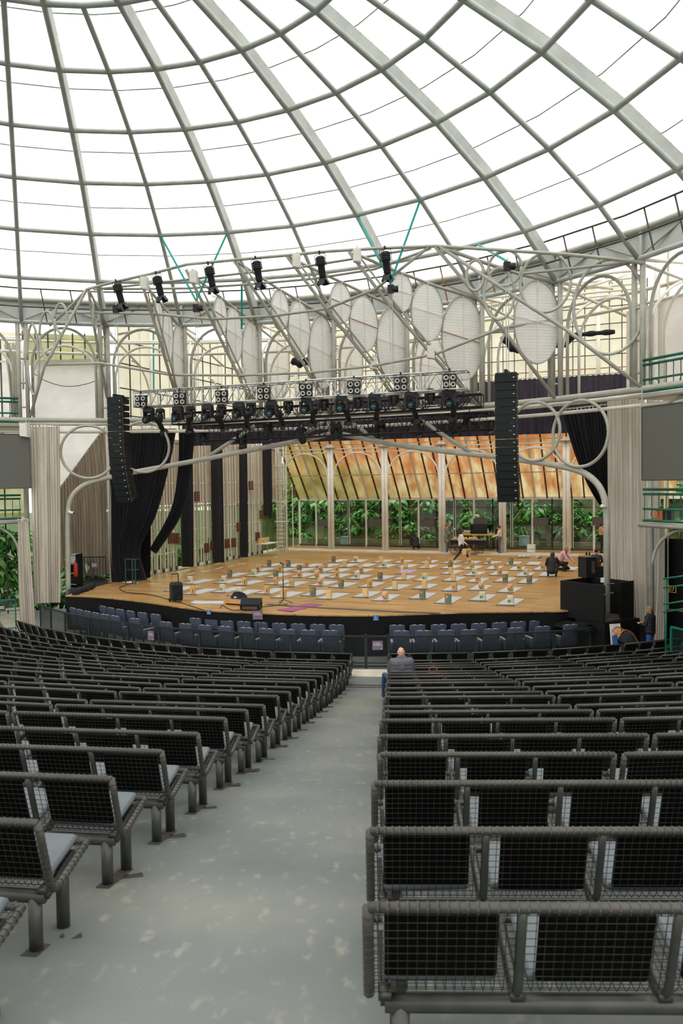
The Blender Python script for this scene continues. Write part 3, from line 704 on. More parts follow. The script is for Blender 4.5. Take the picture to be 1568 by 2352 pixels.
for k, (j, r, h) in enumerate(((-3.2, 26, 9), (-2.0, 27.5, 10.5), (-.9, 26, 8.5), (9.6, 27, 9.5))):
    p = RG(FI(j), r, -.5); tr = thing('garden_tree', ('leafy tree outside the glazing, %s' % ('far left edge of the photo', 'second from the left', 'nearest the stage on the left', 'on the right side of the hall')[k]), 'tree', p)
    m = MB(); m.tube([V((0, 0, 0)), V((.1, .1, h*.4)), V((0, .3, h*.75))], [.22, .17, .08], 8); m.build('trunk', 'earth', tr)
    m = MB(); rn = random.Random(k)
    for q in range(900):
        an, el, rr_ = rn.uniform(0, 6.28), rn.uniform(-.6, 1.5), rn.uniform(.5, 1)
        c = V((math.cos(an)*math.cos(el)*2.6*rr_, math.sin(an)*math.cos(el)*2.6*rr_, h*.75 + 2.9*math.sin(el)*rr_)); m.cur = rn.randint(0, 2)
        leaf(m, c, (rn.uniform(-1, 1), rn.uniform(-1, 1), rn.uniform(-.8, .4)), .42, .2, V((0, 0, 1)))
    m.build('foliage', ['leaf_a', 'leaf_b', 'leaf_c'], tr)['kind'] = 'stuff'

# ================================================================== BENCHES
SW = .56
def prof(x, lift=0):
    """side profile of the wire seat, from the top of the back over the bend to the front of the seat"""
    return [V((x, 0, BH)), V((x, .035, BH - .12)), V((x, .09, BH - .31)), V((x, .108, BH - .37)), V((x, .14, BH - .405)), V((x, .185, BH - .41)), V((x, .30, BH - .385)), V((x, .53, BH - .335))]
LEGX = {3: (.14, 1.54), 4: (.14, 2.10), 5: (.14, 2.66)}
def bench_meshes(n):
    L = n*SW; d = {}; x0, x1 = -L/2, L/2
    m = MB()                                                  # frame: outer loop
    pl = prof(x0 + .0); pr_ = prof(x1)
    m.tube(pl, .021, 8); m.tube(pr_, .021, 8); m.tube([pl[0], pr_[0]], .021, 8); m.tube([pl[-1], pr_[-1]], .019, 8)
    d['frame'] = m.mesh('bench_frame', 'bench_metal', True)
    m = MB(); m.tube(prof(0), .0185, 7); d['divider'] = m.mesh('bench_divider', 'bench_metal', True)
    m = MB(); st = .036; nx = int(L/st)                       # wire mesh
    for k in range(1, nx): m.tube([p + V((0, .004, .004)) for p in prof(x0 + L*k/nx)], .0020, 3, cap=False)
    pp = prof(0); cum = [0]
    for a, b in zip(pp, pp[1:]): cum.append(cum[-1] + (b-a).length)
    s_ = st
    while s_ < cum[-1] - .02:
        for q in range(len(cum)-1):
            if cum[q] <= s_ < cum[q+1]:
                p = pp[q].lerp(pp[q+1], (s_-cum[q])/(cum[q+1]-cum[q])); m.tube([p + V((x0, 0, 0)), p + V((x1, 0, 0))], .0020, 3, cap=False)
        s_ += st
    d['wire_mesh'] = m.mesh('bench_wire', 'bench_wire')
    m = MB()                                                  # wire ends wrapped round the tubes
    for k in range(1, nx):
        x = x0 + L*k/nx; m.tube([V((x-.0028, 0, BH)), V((x+.0028, 0, BH))], .0238, 7); m.tube([V((x-.004, .53, BH-.335)), V((x+.004, .53, BH-.335))], .0225, 6)
    s_ = st
    while s_ < cum[-1] - .01:
        for q in range(len(cum)-1):
            if cum[q] <= s_ < cum[q+1]:
                p = pp[q].lerp(pp[q+1], (s_-cum[q])/(cum[q+1]-cum[q])); t = (pp[q+1]-pp[q]).normalized()*.0032
                for x in (x0, x1): m.tube([p - t + V((x, 0, 0)), p + t + V((x, 0, 0))], .0238, 7)
        s_ += st
    d['wire_wrap'] = m.mesh('bench_wrap', 'bench_wrap')
    m = MB(); zb = BH - .465; m.tube([V((x0 + .06, .165, zb)), V((x1 - .06, .165, zb))], .036, 10)
    for k in range(n + 1):
        x = min(max(x0 + k*SW, x0 + .06), x1 - .06); m.box((x, .165, zb + .045), (.05, .07, .03)); m.bar((x, .165, zb), (x, .47, BH - .37), .035, .035)
    d['beam'] = m.mesh('bench_beam', 'bench_metal', True)
    m = MB(); m.tube([V((0, 0, -.05)), V((0, 0, zb))], .037, 10); d['leg_r'] = m.mesh('bench_leg', 'bench_metal', True)
    m = MB(); m.tube([V((0, 0, -.10)), V((0, 0, BH - .375))], .037, 10); d['leg_f'] = m.mesh('bench_leg', 'bench_metal', True)
    m = MB(); R_ = Matrix.Rotation(-.17, 3, 'X'); m.box((0, .28, -.045), (.09, .40, .014), R_); m.box((.09, .33, -.052), (.15, .07, .012), Matrix.Rotation(.5, 3, 'Z') @ R_); m.lathe([(.012, 0), (.012, .02)], (.06, .33, -.05), 6)
    d['foot'] = m.mesh('bench_foot', 'steel_dark')
    # cushions
    def pad(w, h, th):
        m = MB(); e = .012
        rows = []
        for (zz, ins) in ((0, e), (th*.3, 0), (th*.7, 0), (th, e)):
            hw, hh = w/2 - ins, h/2 - ins; c = .014; ring_ = []
            for (cx, cy, a0) in ((hw-c, hh-c, 0), (-hw+c, hh-c, PI/2), (-hw+c, -hh+c, PI), (hw-c, -hh+c, 1.5*PI)):
                for q in range(4): an = a0 + PI/2*q/3; ring_.append((cx + c*math.cos(an), cy + c*math.sin(an), zz))
            rows.append(ring_)
        m.grid(rows, closed=True); nn = len(rows[0]); m.add(rows[-1], [tuple(range(nn))]); m.add(rows[0], [tuple(range(nn-1, -1, -1))]); return m
    m = pad(.425, .325, .035); d['back'] = m.mesh('bench_back_cushion', 'pad_black', True)
    m = pad(.43, .35, .045); d['seat'] = m.mesh('bench_seat_cushion', 'pad_grey', True)
    return d
BM = {n: bench_meshes(n) for n in (3, 4)}
def make_bench(n, rnd):
    d = BM[n]; L = n*SW; x0 = -L/2
    b = link('wire_bench', None)
    link('frame', d['frame'], b); link('wire_mesh', d['wire_mesh'], b)['kind'] = 'stuff'; link('wire_wrap', d['wire_wrap'], b)['kind'] = 'stuff'
    for k in range(1, n): link('seat_divider', d['divider'], b, (x0 + k*SW, 0, 0))
    link('support_beam', d['beam'], b)
    for x in (x0 + .12, x0 + L - .12) if n < 4 else (x0 + .12, x0 + L - .12):
        lr = link('leg', d['leg_r'], b, (x, .165, 0)); link('leg', d['leg_f'], b, (x, .46, 0)); link('foot_plate', d['foot'], b, (x, 0, 0))
    for k in range(n):
        x = x0 + (k + .5)*SW
        link('back_cushion', d['back'], b, (x + rnd.uniform(-.015, .015), (.118), BH - .188 + rnd.uniform(-.012, .02)), (PI/2 + .30, 0, 0))
        link('seat_cushion', d['seat'], b, (x + rnd.uniform(-.02, .02), .36, BH - .363), (.2, 0, rnd.uniform(-.04, .04)))
    return b
rb = random.Random(3)
PROTO = {}
def bench_at(n, th, r, key):
    if n not in PROTO: PROTO[n] = []
    if len(PROTO[n]) < 4: o = make_bench(n, rb); PROTO[n].append(o)
    else: o = copy_tree(PROTO[n][rb.randrange(4)])
    o.location = CP(th, r); o.rotation_euler = (0, 0, th); return o
def in_view(p, mx=40): x, y = proj(p); return -mx < x < 1568 + mx and y < 3000
def ordn(k): return ORD[k] if k < len(ORD) else str(k+1)
nb = 0
for i in range(21):
    r = ROWR[i]; Y = ROWY[i]; gap = .07
    rowname = 'front row' if i == 20 else ('row nearest the camera' if i == 0 else '%s row from the camera' % ordn(i))
    # right of the aisle
    X = .056 + .063*(Y - 2.85) + (.0 if i % 3 else .02); th = math.asin((X - SC_.x)/r); k = 0
    while k < 9:
        n = 3 if (i == 3 and k == 0) else 4; L = n*SW; tc = th + (L/2)/r
        e0, e1 = CP(th, r), CP(th + L/r, r)
        if in_view(e0 + V((0, 0, BH)), 60):
            o = bench_at(n, tc, r, 0); tag(o, 'wire mesh bench right of the aisle, %s, %s from the aisle' % (rowname, ordn(k)), 'bench', 'wire mesh benches right of the aisle'); nb += 1
        th += (L + gap)/r; k += 1
        if th > .95: break
    X = -1.52 if i == 0 else -1.54 + .0975*(Y - 3.85); th = math.asin((X - SC_.x)/r); k = 0
    while k < 12:
        n = 4; L = n*SW; tc = th - (L/2)/r
        if in_view(CP(th, r) + V((0, 0, BH)), 420 if i == 0 else 60) and not (i >= 18 and th - L/r < -.93):
            o = bench_at(n, tc, r, 0); tag(o, 'wire mesh bench left of the aisle, %s, %s from the aisle' % (rowname, ordn(k)), 'bench', 'wire mesh benches left of the aisle'); nb += 1
        th -= (L + gap)/r; k += 1
        if th < -1.0: break
print('benches', nb)

# ================================================================== BLUE ARMCHAIRS IN THE FRONT ENCLOSURE
def make_armchair():
    b = link('blue_armchair', None)
    def rbox(w, d_, h, c, e=.035):
        m = MB(); rows = []
        for (zz, ins) in ((0, e), (e, 0), (h - e, 0), (h, e)):
            hw, hd = w/2 - ins*.6, d_/2 - ins*.6; cc = min(.05, hw*.6, hd*.6); ring_ = []
            for (cx, cy, a0) in ((hw-cc, hd-cc, 0), (-hw+cc, hd-cc, PI/2), (-hw+cc, -hd+cc, PI), (hw-cc, -hd+cc, 1.5*PI)):
                for q in range(4): an = a0 + PI/2*q/3; ring_.append((c[0] + cx + cc*math.cos(an), c[1] + cy + cc*math.sin(an), c[2] + zz))
            rows.append(ring_)
        m.grid(rows, closed=True); nn = len(rows[0]); m.add(rows[-1], [tuple(range(nn))]); m.add(rows[0], [tuple(range(nn-1, -1, -1))]); return m
    m = rbox(.50, .10, .66, (0, 0, .36)); bk = MB(); bk.v = [(x, y - .14*(z - .36)/.66*.9, z) for x, y, z in m.v]; bk.f = m.f; bk.m = m.m; bk.build('backrest', 'chair_blue', b, True)
    m = MB(); m.tube([V((-.235, -.115, 1.0)), V((-.08, -.115, 1.018)), V((0, -.115, .998)), V((.08, -.115, 1.018)), V((.235, -.115, 1.0))], .018, 6); m.build('piping', 'chair_trim', b, True)
    rbox(.50, .50, .16, (0, .28, .32)).build('seat', 'chair_blue', b, True)
    for s_ in (-1, 1):
        a = rbox(.08, .50, .30, (s_*.28, .24, .33)).build('arm', 'chair_blue', b, True)
        m = MB(); m.box((s_*.28, .24, .645), (.07, .46, .03)); m.build('arm_pad', 'chair_trim', a)
        for y in (.03, .47): m = MB(); m.tube([V((s_*.25, y, 0)), V((s_*.25, y, .34))], .02, 6); m.build('leg', 'black_metal', b)
    return b
ch0 = None
def chairs(xs, r, rowlab, grp, turn=0):
    global ch0
    for k, x in enumerate(xs):
        p = pc(x, r, 0); th = math.atan2(p.x - SC_.x, SC_.y - p.y)
        if ch0 is None: ch0 = make_armchair(); o = ch0
        else: o = copy_tree(ch0)
        o.location = p; o.rotation_euler = (0, 0, th + random.uniform(-.06, .06) + turn)
        tag(o, 'dark blue velvet armchair, %s from the left in the %s' % (ordn(k), rowlab), 'armchair', grp)
chairs([236, 254, 275, 299, 326, 356, 448, 484, 520, 558, 597, 639, 682, 726, 770, 908, 954, 1002, 1048, 1095, 1141, 1185, 1226], 15.72, 'row against the stage', 'armchairs against the stage')
chairs([167, 183, 200, 219, 240, 263, 308, 379, 424, 468, 515, 563, 609, 657, 705, 755, 917, 968, 1020, 1072, 1124, 1178, 1240, 1304], 16.68, 'row behind the mesh fence', 'armchairs behind the fence')

# ================================================================== MESH FENCE WITH GATE
FX = [84, 108, 141, 196, 286, 357, 450, 546, 662, 780, 835, 888, 985, 1089, 1180, 1270, 1355]
RF = 17.3
fgrp = 'dark mesh fence panels round the armchairs'
for k, (xa, xb) in enumerate(zip(FX, FX[1:])):
    p, q = pc(xa, RF, 0), pc(xb, RF, 0); gate = xa in (780, 835)
    d_ = q - p; L = d_.length; ang = math.atan2(d_.y, d_.x)
    t_ = thing('mesh_gate' if gate else 'mesh_fence', ('dark mesh gate leaf facing the aisle, %s' % ('on the left' if xa == 780 else 'on the right with a sign')) if gate else
               ('dark wire mesh fence panel in front of the armchairs, %s from the left' % ordn(k)), 'gate' if gate else 'fence', p, ang, fgrp)
    m = MB(); m.bar((0, 0, .95), (L, 0, .95), .045, .05); m.build('top_rail', 'fence_green', t_)
    m = MB(); m.bar((0, 0, .06), (L, 0, .06), .04, .04); m.build('bottom_rail', 'fence_green', t_)
    for x in (.02, L - .02): m = MB(); m.bar((x, 0, 0), (x, 0, .97 if not gate else 1.02), .045, .045); m.build('post', 'fence_green', t_)
    m = MB(); nx = max(4, int(L/.036))
    for i in range(1, nx): m.bar((L*i/nx, 0, .06), (L*i/nx, 0, .94), .0055, .0055, V((0, 1, 0)))
    for i in range(1, 25): m.bar((0, 0, .06 + .036*i), (L, 0, .06 + .036*i), .0055)
    m.build('mesh_infill', 'fence_green', t_)['kind'] = 'stuff'
    if gate:
        m = MB(); m.bar((0, 0, .16), (L, 0, .16), .04, .03); m.build('lower_rail', 'fence_green', t_)

# ================================================================== REFLECTOR CANOPY ABOVE THE STAGE FRONT
RZS = -math.atan2(.37, .929)                                  # rotation that turns local x across the stage
AF = -20.3
def hit(px, py, P, n):
    d = ray(px, py); return CAMPOS + d*((P - CAMPOS).dot(n)/d.dot(n))
NODE = [(322, 638), (427, 619), (537, 598), (659, 589), (801, 578), (999, 566)]     # truss heads on the front pipe
PLN = []
for k, (x, y) in enumerate(NODE):
    P = pa(x, y, AF); Q = RG(FI(k + 2), RR, ZR); d_ = V((Q.x - P.x, Q.y - P.y, 0)).normalized(); PLN.append((P, V((-d_.y, d_.x, 0)), d_))
can = thing('reflector_canopy', 'curved white tube frame carrying the round reflectors above the stage front', 'canopy', S(10.4, AF, ZB))
def ctube(name, pts, r, mt='steel', n=7, smooth=True): return MB().tube(pts, r, n).build(name, mt, can, True, world=True)
FP = [(115, 747), (155, 712), (200, 664), (260, 648), (345, 629), (430, 607), (535, 597), (660, 586), (750, 577), (870, 570), (1000, 565), (1150, 574), (1300, 584), (1400, 594), (1478, 604)]
ctube('front_pipe', [pr(*FP[0])] + [pa(x, y, AF) for x, y in FP[1:-1]] + [pr(*FP[-1])], .055)
ctube('second_pipe', [pa(x, y, AF + .5) for x, y in ((215, 665), (374, 648), (560, 627), (700, 612), (868, 585), (985, 566))], .045)
ctube('second_pipe', [pa(x, y, AF + .9) for x, y in ((240, 664), (430, 662), (570, 653), (720, 640), (860, 618), (990, 570))], .045)
LOW = [[(322, 638), (343, 705), (364, 772), (394, 861), (404, 890)], [(427, 619), (484, 733), (547, 861), (580, 912)], [(537, 598), (624, 726), (700, 841), (727, 894)],
       [(659, 589), (750, 710), (850, 835), (888, 886)], [(801, 578), (888, 693), (983, 805), (1063, 889)], [(999, 566), (1096, 682), (1155, 756), (1285, 917)]]
UPP = [[(330, 650), (407, 744), (440, 782)], [(435, 628), (453, 642), (545, 713), (597, 752)], [(545, 602), (642, 665), (702, 700), (767, 742)],
       [(665, 591), (689, 603), (830, 670), (935, 718)], [(810, 580), (900, 619), (1000, 657), (1095, 692)], [(1005, 566), (1119, 606), (1193, 629), (1280, 658)]]
for k in range(6):
    P, n, d_ = PLN[k]; h0 = [hit(x, y, P, n) for x, y in LOW[k]]; ft = RG(FI(k + 2), RR - .1, ZB + .05)
    ctube('lower_chord', [h0[0], h0[1], h0[2], ft], .06)
    if k < 5: ctube('lower_chord', [h0[0] + V((.22, 0, 0)), h0[1] + V((.2, .0, .05)), h0[2] + V((.16, 0, .05)), ft + V((.1, 0, 0))], .035)
    u0 = [hit(x, y, P, n) for x, y in UPP[k]]; u0[-1] = RG(FI(k + 2), RR - .05, ZR - .05); ctube('upper_chord', u0, .055)
P5 = PLN[5]
def H(k, x, y): return hit(x, y, PLN[k][0], PLN[k][1])
ctube('tie_hoop', [pr(127, 718), pa(212, 718, AF + .6), H(0, 352, 721), H(1, 484, 733), H(2, 622, 726), H(3, 750, 709), H(4, 862, 664), pa(985, 567, AF)], .05)
ctube('tie_hoop', [pr(105, 838), pa(231, 834, AF + .6), H(0, 393, 861), H(1, 547, 862), H(2, 707, 856), H(3, 852, 841), H(4, 1000, 813), H(5, 1150, 754), hit(1262, 735, P5[0], P5[1])], .05)
# end trusses
def plane2(P, Q): d_ = V((Q.x-P.x, Q.y-P.y, 0)).normalized(); return (P, V((-d_.y, d_.x, 0)), d_)
PLL = plane2(pa(200, 664, AF), RG(FI(0), RR, ZR)); PRR = plane2(pa(999, 566, AF), RG(FI(8), RR, ZR))
ctube('end_leg', [pa(198, 666, AF), hit(102, 840, PLL[0], PLL[1]), pr(68, 960)], .06)
ctube('end_leg', [pa(203, 667, AF), pa(215, 745, AF + 1), pr(246, 915)], .055)
ctube('end_leg', [pa(205, 668, AF), pr(248, 752)], .045)
ctube('end_leg', [pa(1010, 567, AF), hit(1168, 672, PRR[0], PRR[1]), hit(1300, 757, PRR[0], PRR[1]), pr(1478, 893)], .06)
ctube('end_leg', [pa(1015, 568, AF), hit(1193, 629, PRR[0], PRR[1]), pr(1470, 600)], .045)
def loop(pl, x, y, rx, ry, tr=.048):
    c = hit(x, y, pl[0], pl[1]); q = (proj(c + pl[2]*.5)[0] - proj(c - pl[2]*.5)[0]); W = abs(rx/q); Hh = ry*(c.y)/F
    ctube('loop_ring', [c + pl[2]*W*math.cos(2*PI*k/30) + V((0, 0, Hh*math.sin(2*PI*k/30))) for k in range(31)], tr)
for (x, y, rx, ry) in ((140, 731, 14, 33), (109, 769, 18, 53), (76, 826, 13, 80)): loop(PLL, x, y, rx, ry)
PL2 = plane2(pa(203, 667, AF), RG(FI(1), RR, ZR))
for (x, y, rx, ry) in ((217, 728, 4, 30), (236, 795, 6, 45)): loop(PL2, x, y, rx, ry)
for (x, y, rx, ry) in ((1159, 616, 38, 40), (1252, 649, 58, 67), (1091, 633, 20, 34), (1146, 675, 35, 58), (1398, 705, 82, 107)): loop(PRR, x, y, rx, ry)

DISC = [(0, 364, 728, 19, 79), (0, 385, 771, 24, 116), (0, 413, 823, 34, 155), (1, 506, 725, 29, 89), (1, 538, 769, 37, 128), (1, 578, 818, 45, 160), (2, 643, 711, 39, 91), (2, 687, 756, 50, 130),
        (2, 739, 809, 59, 165), (3, 782, 696, 47, 93), (3, 835, 744, 64, 128), (3, 902, 791, 74, 166), (4, 922, 671, 48, 88), (4, 981, 717, 73, 133), (4, 1063, 777, 96, 190), (5, 1233, 740, 105, 188)]
SIZE = {79: 'small upper', 89: 'small upper', 91: 'small upper', 93: 'small upper', 88: 'small upper'}
def disc(c, d_, W, Hh, lab, grp, rust=0, hang=0):
    t_ = thing('reflector_disc', lab, 'reflector', c, math.atan2(d_.y, d_.x), grp); N = 32
    el = lambda q, y, k=1.0: V((W*k*math.cos(2*PI*q/N), y, Hh*k*math.sin(2*PI*q/N)))
    m = MB(); rows = [[V((0, .02, 0)) + el(q, -.05*(1-k_*k_) - .0, k_) - V((0, .02, 0)) for q in range(N)] for k_ in (.02, .35, .7, 1)]; m.grid(rows, closed=True)
    m.build('panel', 'disc_white', t_, True)
    m = MB(); m.grid([[el(q, .05, .985) for q in range(N)], [el(q, .05, 1.015) for q in range(N)], [el(q, -.03, 1.015) for q in range(N)], [el(q, -.03, .985) for q in range(N)]], closed=True); m.build('rim', 'steel', t_)
    m = MB(); m.bar((0, -.06, -Hh*.99), (0, -.06, Hh*.99), .028, .02, V((0, 1, 0))); m.build('cross_bar', 'steel_pale', t_)
    m = MB(); m.bar((-W*.97, -.06, Hh*.12), (W*.97, -.06, -Hh*.12), .035 if rust else .022, .02); m.build('cross_bar', 'rust' if rust else 'steel_pale', t_)
    m = MB(); m.tube([V((-W*.3, .06, Hh*.9)), V((-W*.3, .3, Hh*1.02))] if not hang else [V((0, .05, Hh*.95)), V((0, .05, hang - c.z))], .02, 5); m.build('hanger', 'steel', t_)
    return t_
rown = ['leftmost', 'second', 'third', 'fourth', 'fifth', 'rightmost']; cnt = {}
for (k, x, y, w, h) in DISC:
    P, n, d_ = PLN[k]; c = hit(x, y, P, n); q = abs(proj(c + d_*.5)[0] - proj(c - d_*.5)[0]); W = w/2/q; Hh = h/2*c.y/F
    lv = cnt.get(k, 0); cnt[k] = lv + 1; pos = ['upper', 'middle', 'lower'][lv] if k < 5 else 'single'
    disc(c, d_, W, Hh, 'white corrugated oval reflector, %s of the %s column above the stage' % (pos, rown[k]), 'oval reflectors in the canopy', rust=(k, lv) in ((3, 0), (3, 1), (4, 2), (1, 0)))
for k, (x, y, w, h) in enumerate(((638, 842, 52, 150), (806, 838, 54, 160), (985, 840, 66, 170))):
    c = pa(x, y, -12.5); d_ = V((math.cos(-.35), math.sin(-.35), 0)); q = abs(proj(c + d_*.5)[0] - proj(c - d_*.5)[0])
    disc(c, d_, w/2/q, h/2*c.y/F, 'pinkish white oval reflector behind the columns, %s from the left' % ordn(k), 'rear reflectors behind the columns', hang=EYE + 8.4)

# ------------------------------------------------------------------ fixtures
def spot_proto():
    b = link('stage_spotlight', None)
    m = MB(); m.lathe([(.10, -.34), (.12, -.30), (.12, .05), (.15, .08), (.15, .34), (.10, .38)], (0, 0, 0), 12)
    for z in (.12, .18, .24, .30): m.lathe([(.165, z - .015), (.165, z + .015)], (0, 0, 0), 12)
    m.build('body', 'black_metal', b, True)
    m = MB(); m.box((0, 0, -.37), (.24, .24, .03)); m.build('lens_frame', 'black_metal', b)
    for s_, ax in ((1, 0), (-1, 0), (1, 1), (-1, 1)):
        m = MB(); R_ = Matrix.Rotation(-.5*s_, 3, 'Y') if ax == 0 else Matrix.Rotation(.5*s_, 3, 'X')
        m.box(V((s_*.16, 0, -.47)) if ax == 0 else V((0, s_*.16, -.47)), (.01, .22, .2) if ax == 0 else (.22, .01, .2), R_); m.build('barn_door', 'black_metal', b)
    m = MB(); m.tube([V((-.19, 0, .05)), V((-.19, 0, .44)), V((.19, 0, .44)), V((.19, 0, .05))], .014, 5); m.tube([V((0, 0, .44)), V((0, 0, .56))], .03, 6); m.build('yoke', 'black_metal', b)
    return b
sp0 = spot_proto(); first = True
for k, (x, y) in enumerate(((274, 672), (365, 655), (484, 634), (592, 622), (738, 612), (887, 602))):
    o = sp0 if k == 0 else copy_tree(sp0); o.location = pa(x, y + 3, AF - .05); o.rotation_euler = (.10, -.22 + .03*k, RZS); 
    tag(o, 'black spotlight with barn doors on the canopy pipe, %s from the left' % ordn(k), 'spotlight', 'spotlights along the canopy pipe')
def boxsp(k, x, y, a, lab, s_=1.0, pl=None):
    c = pa(x, y, a) if pl is None else H(pl, x, y); t_ = thing('box_speaker', lab, 'speaker', c, RZS + .3)
    m = MB(); m.extrude([V((-.13, -.12, -.2))*s_, V((.13, -.12, -.24))*s_, V((.13, -.12, .22))*s_, V((-.13, -.12, .22))*s_], V((0, .24, 0))*s_); m.build('cabinet', 'white_paint', t_)
    m = MB(); m.box(V((0, -.127, 0))*s_, (.22*s_, .012, .38*s_)); m.build('grille', 'steel_pale', t_)
    m = MB(); m.tube([V((0, .1, .2))*s_, V((0, .1, .34))*s_], .02, 5); m.build('bracket', 'steel', t_)
for k, (x, y) in enumerate(((332, 651), (445, 637), (681, 600), (820, 587))): boxsp(k, x, y, AF - .1, 'small white box speaker on the canopy pipe, %s from the left' % ordn(k))
for k, (x, y) in enumerate(((555, 858), (857, 834), (989, 809))): boxsp(k, x, y, 0, 'small white box speaker low on the reflector frame, %s from the left' % ordn(k), 1, (1, 3, 4)[k])
boxsp(0, 57, 988, AF - .6, 'white box speaker hanging under the left gallery beam', 1.15)

def truss(name, lab, p, q, h, d_, n, mt, r=.026):
    """box truss from p to q (top front chord), hanging h deep, d_ wide into the stage"""
    t_ = thing(name, lab, 'truss', p, 0); dv = V((AX.x, AX.y, 0))*d_; hv = V((0, 0, -h)); L = q - p
    for o_ in (V(), dv, hv, dv + hv): MB().tube([p + o_, q + o_], r, 7).build('chord', mt, t_, True, world=True)
    for face, (A, B) in (('front', (V(), hv)), ('rear', (dv, dv + hv)), ('top', (V(), dv)), ('bottom', (hv, dv + hv))):
        m = MB()
        for i in range(n):
            a, b = p + L*(i/n), p + L*((i+1)/n); s_ = i % 2
            m.tube([a + (A if s_ else B), b + (B if s_ else A)], r*.6, 5, cap=False)
            if i % 2 == 0: m.tube([a + A, a + B], r*.6, 5, cap=False)
        m.tube([q + A, q + B], r*.6, 5, cap=False)
        m.build('lacing', mt, t_, world=True)['kind'] = 'stuff'
    return t_
truss('lighting_truss', 'silver lighting truss with lamps hanging across the stage front', pa(306, 899, AF), pa(1070, 850, AF), .58, .5, 34, 'alu', .03)
truss('lighting_truss', 'middle black lighting truss just behind the silver truss', pa(394, 950, AF + 1.6), pa(1104, 904, AF + 1.6), .42, .42, 36, 'black_metal', .026)
truss('lighting_truss', 'rear black lighting truss in front of the dark border', pa(458, 978, AF + 3.6), pa(1131, 945, AF + 3.6), .62, .5, 36, 'black_metal', .026)
def blinder_proto():
    b = link('blinder_light', None)
    for s_ in (-1, 1):
        m = MB(); m.box((s_*.108, 0, 0), (.195, .16, .44)); hs = m.build('housing', 'black_metal', b)
        for z in (-.105, .105):
            m = MB(); R_ = Matrix.Rotation(PI/2, 3, 'X'); m.lathe([(.082, 0), (.082, .02), (.05, .01), (.01, -.02)], (s_*.108, -.075, z), 14, R_); m.build('lens', 'lamp_lens', hs, True)
    m = MB(); m.tube([V((-.23, .02, 0)), V((-.23, .02, .3)), V((.23, .02, .3)), V((.23, .02, 0))], .012, 5); m.tube([V((0, .02, .3)), V((0, .02, .38))], .03, 6); m.build('yoke', 'black_metal', b)
    return b
bl0 = blinder_proto()
for k, (x, y) in enumerate(((324, 922), (413, 916), (509, 911), (606, 904), (703, 896), (813, 890), (920, 882), (1032, 875))):
    o = bl0 if k == 0 else copy_tree(bl0); o.location = pa(x, y, AF - .2); o.rotation_euler = (.12, 0, RZS + .25)
    tag(o, 'black four-lamp blinder on the silver truss, %s from the left' % ordn(k), 'stage light', 'four-lamp blinders on the silver truss')
def mover_proto(sz=1.0, tilt=.9, pan=0):
    b = link('moving_head', None)
    m = MB(); m.box((0, 0, .25*sz), (.36*sz, .28*sz, .13*sz)); m.box((0, 0, .33*sz), (.28*sz, .2*sz, .05*sz)); m.build('base', 'black_metal', b)
    Rp = Matrix.Rotation(pan, 3, 'Z'); m = MB()
    for s_ in (-1, 1): m.box(Rp @ V((s_*.19*sz, 0, .02*sz)), (.07*sz, .17*sz, .36*sz), Rp)
    m.box(Rp @ V((0, 0, .17*sz)), (.44*sz, .18*sz, .06*sz), Rp); m.build('yoke', 'black_metal', b)
    Rh = Rp @ Matrix.Rotation(tilt, 3, 'X'); m = MB()       # head barrel along local -z after tilt
    m.lathe([(.07*sz, .2*sz), (.13*sz, .14*sz), (.14*sz, 0), (.12*sz, -.2*sz), (.125*sz, -.25*sz), (.105*sz, -.25*sz)], (0, 0, -.05*sz), 14, Rh); hd = m.build('head', 'black_metal', b, True)
    m = MB(); m.lathe([(.1*sz, 0), (.06*sz, -.02*sz), (.01, -.03*sz)], V((0, 0, -.05*sz)) + Rh @ V((0, 0, -.245*sz)), 14, Rh); m.build('lens', 'led_lens', hd, True)
    m = MB(); m.tube([V((0, 0, .35*sz)), V((0, 0, .46*sz))], .025, 6); m.build('clamp', 'steel_dim', b)
    return b
mv0 = mover_proto(1.0, -1.15, -.35); mv1 = mover_proto(.8, -.1, .5); mv2 = mover_proto(1.0, -.35, .6)
BIG = [(342, 958), (409, 955), (477, 951), (549, 947), (624, 943), (703, 935), (784, 931), (860, 927), (944, 923), (1031, 920)]
for k, (x, y) in enumerate(BIG):
    o = mv0 if k == 0 else copy_tree(mv0); o.location = pa(x, y, AF + .1); o.rotation_euler = (0, 0, RZS + (.15 if k < 4 else .35 + .05*(k-4)))
    tag(o, 'large black moving-head light under the silver truss, %s from the left' % ordn(k), 'stage light', 'large moving heads under the silver truss')
for k, (x, y) in enumerate(((368, 955), (438, 950), (508, 945), (577, 940), (662, 934), (743, 928), (822, 923), (904, 916), (987, 912))):
    o = mv1 if k == 0 else copy_tree(mv1); o.location = pa(x, y, AF + 1.5); o.rotation_euler = (0, 0, RZS + .2*(k % 3))
    tag(o, 'small black moving-head light on the middle truss, %s from the left' % ordn(k), 'stage light', 'small moving heads on the middle truss')
for k, (x, y) in enumerate(((467, 1010), (553, 1014), (615, 1000), (692, 1008), (772, 1000), (873, 994), (957, 990), (1039, 985), (1078, 975), (1123, 980))):
    o = mv2 if k == 0 else copy_tree(mv2); o.location = pa(x, y - 6, AF + 3.9); o.rotation_euler = (0, 0, RZS + .5*(k % 4))
    tag(o, 'black moving-head light under the rear truss, %s from the left' % ordn(k), 'stage light', 'moving heads under the rear truss')
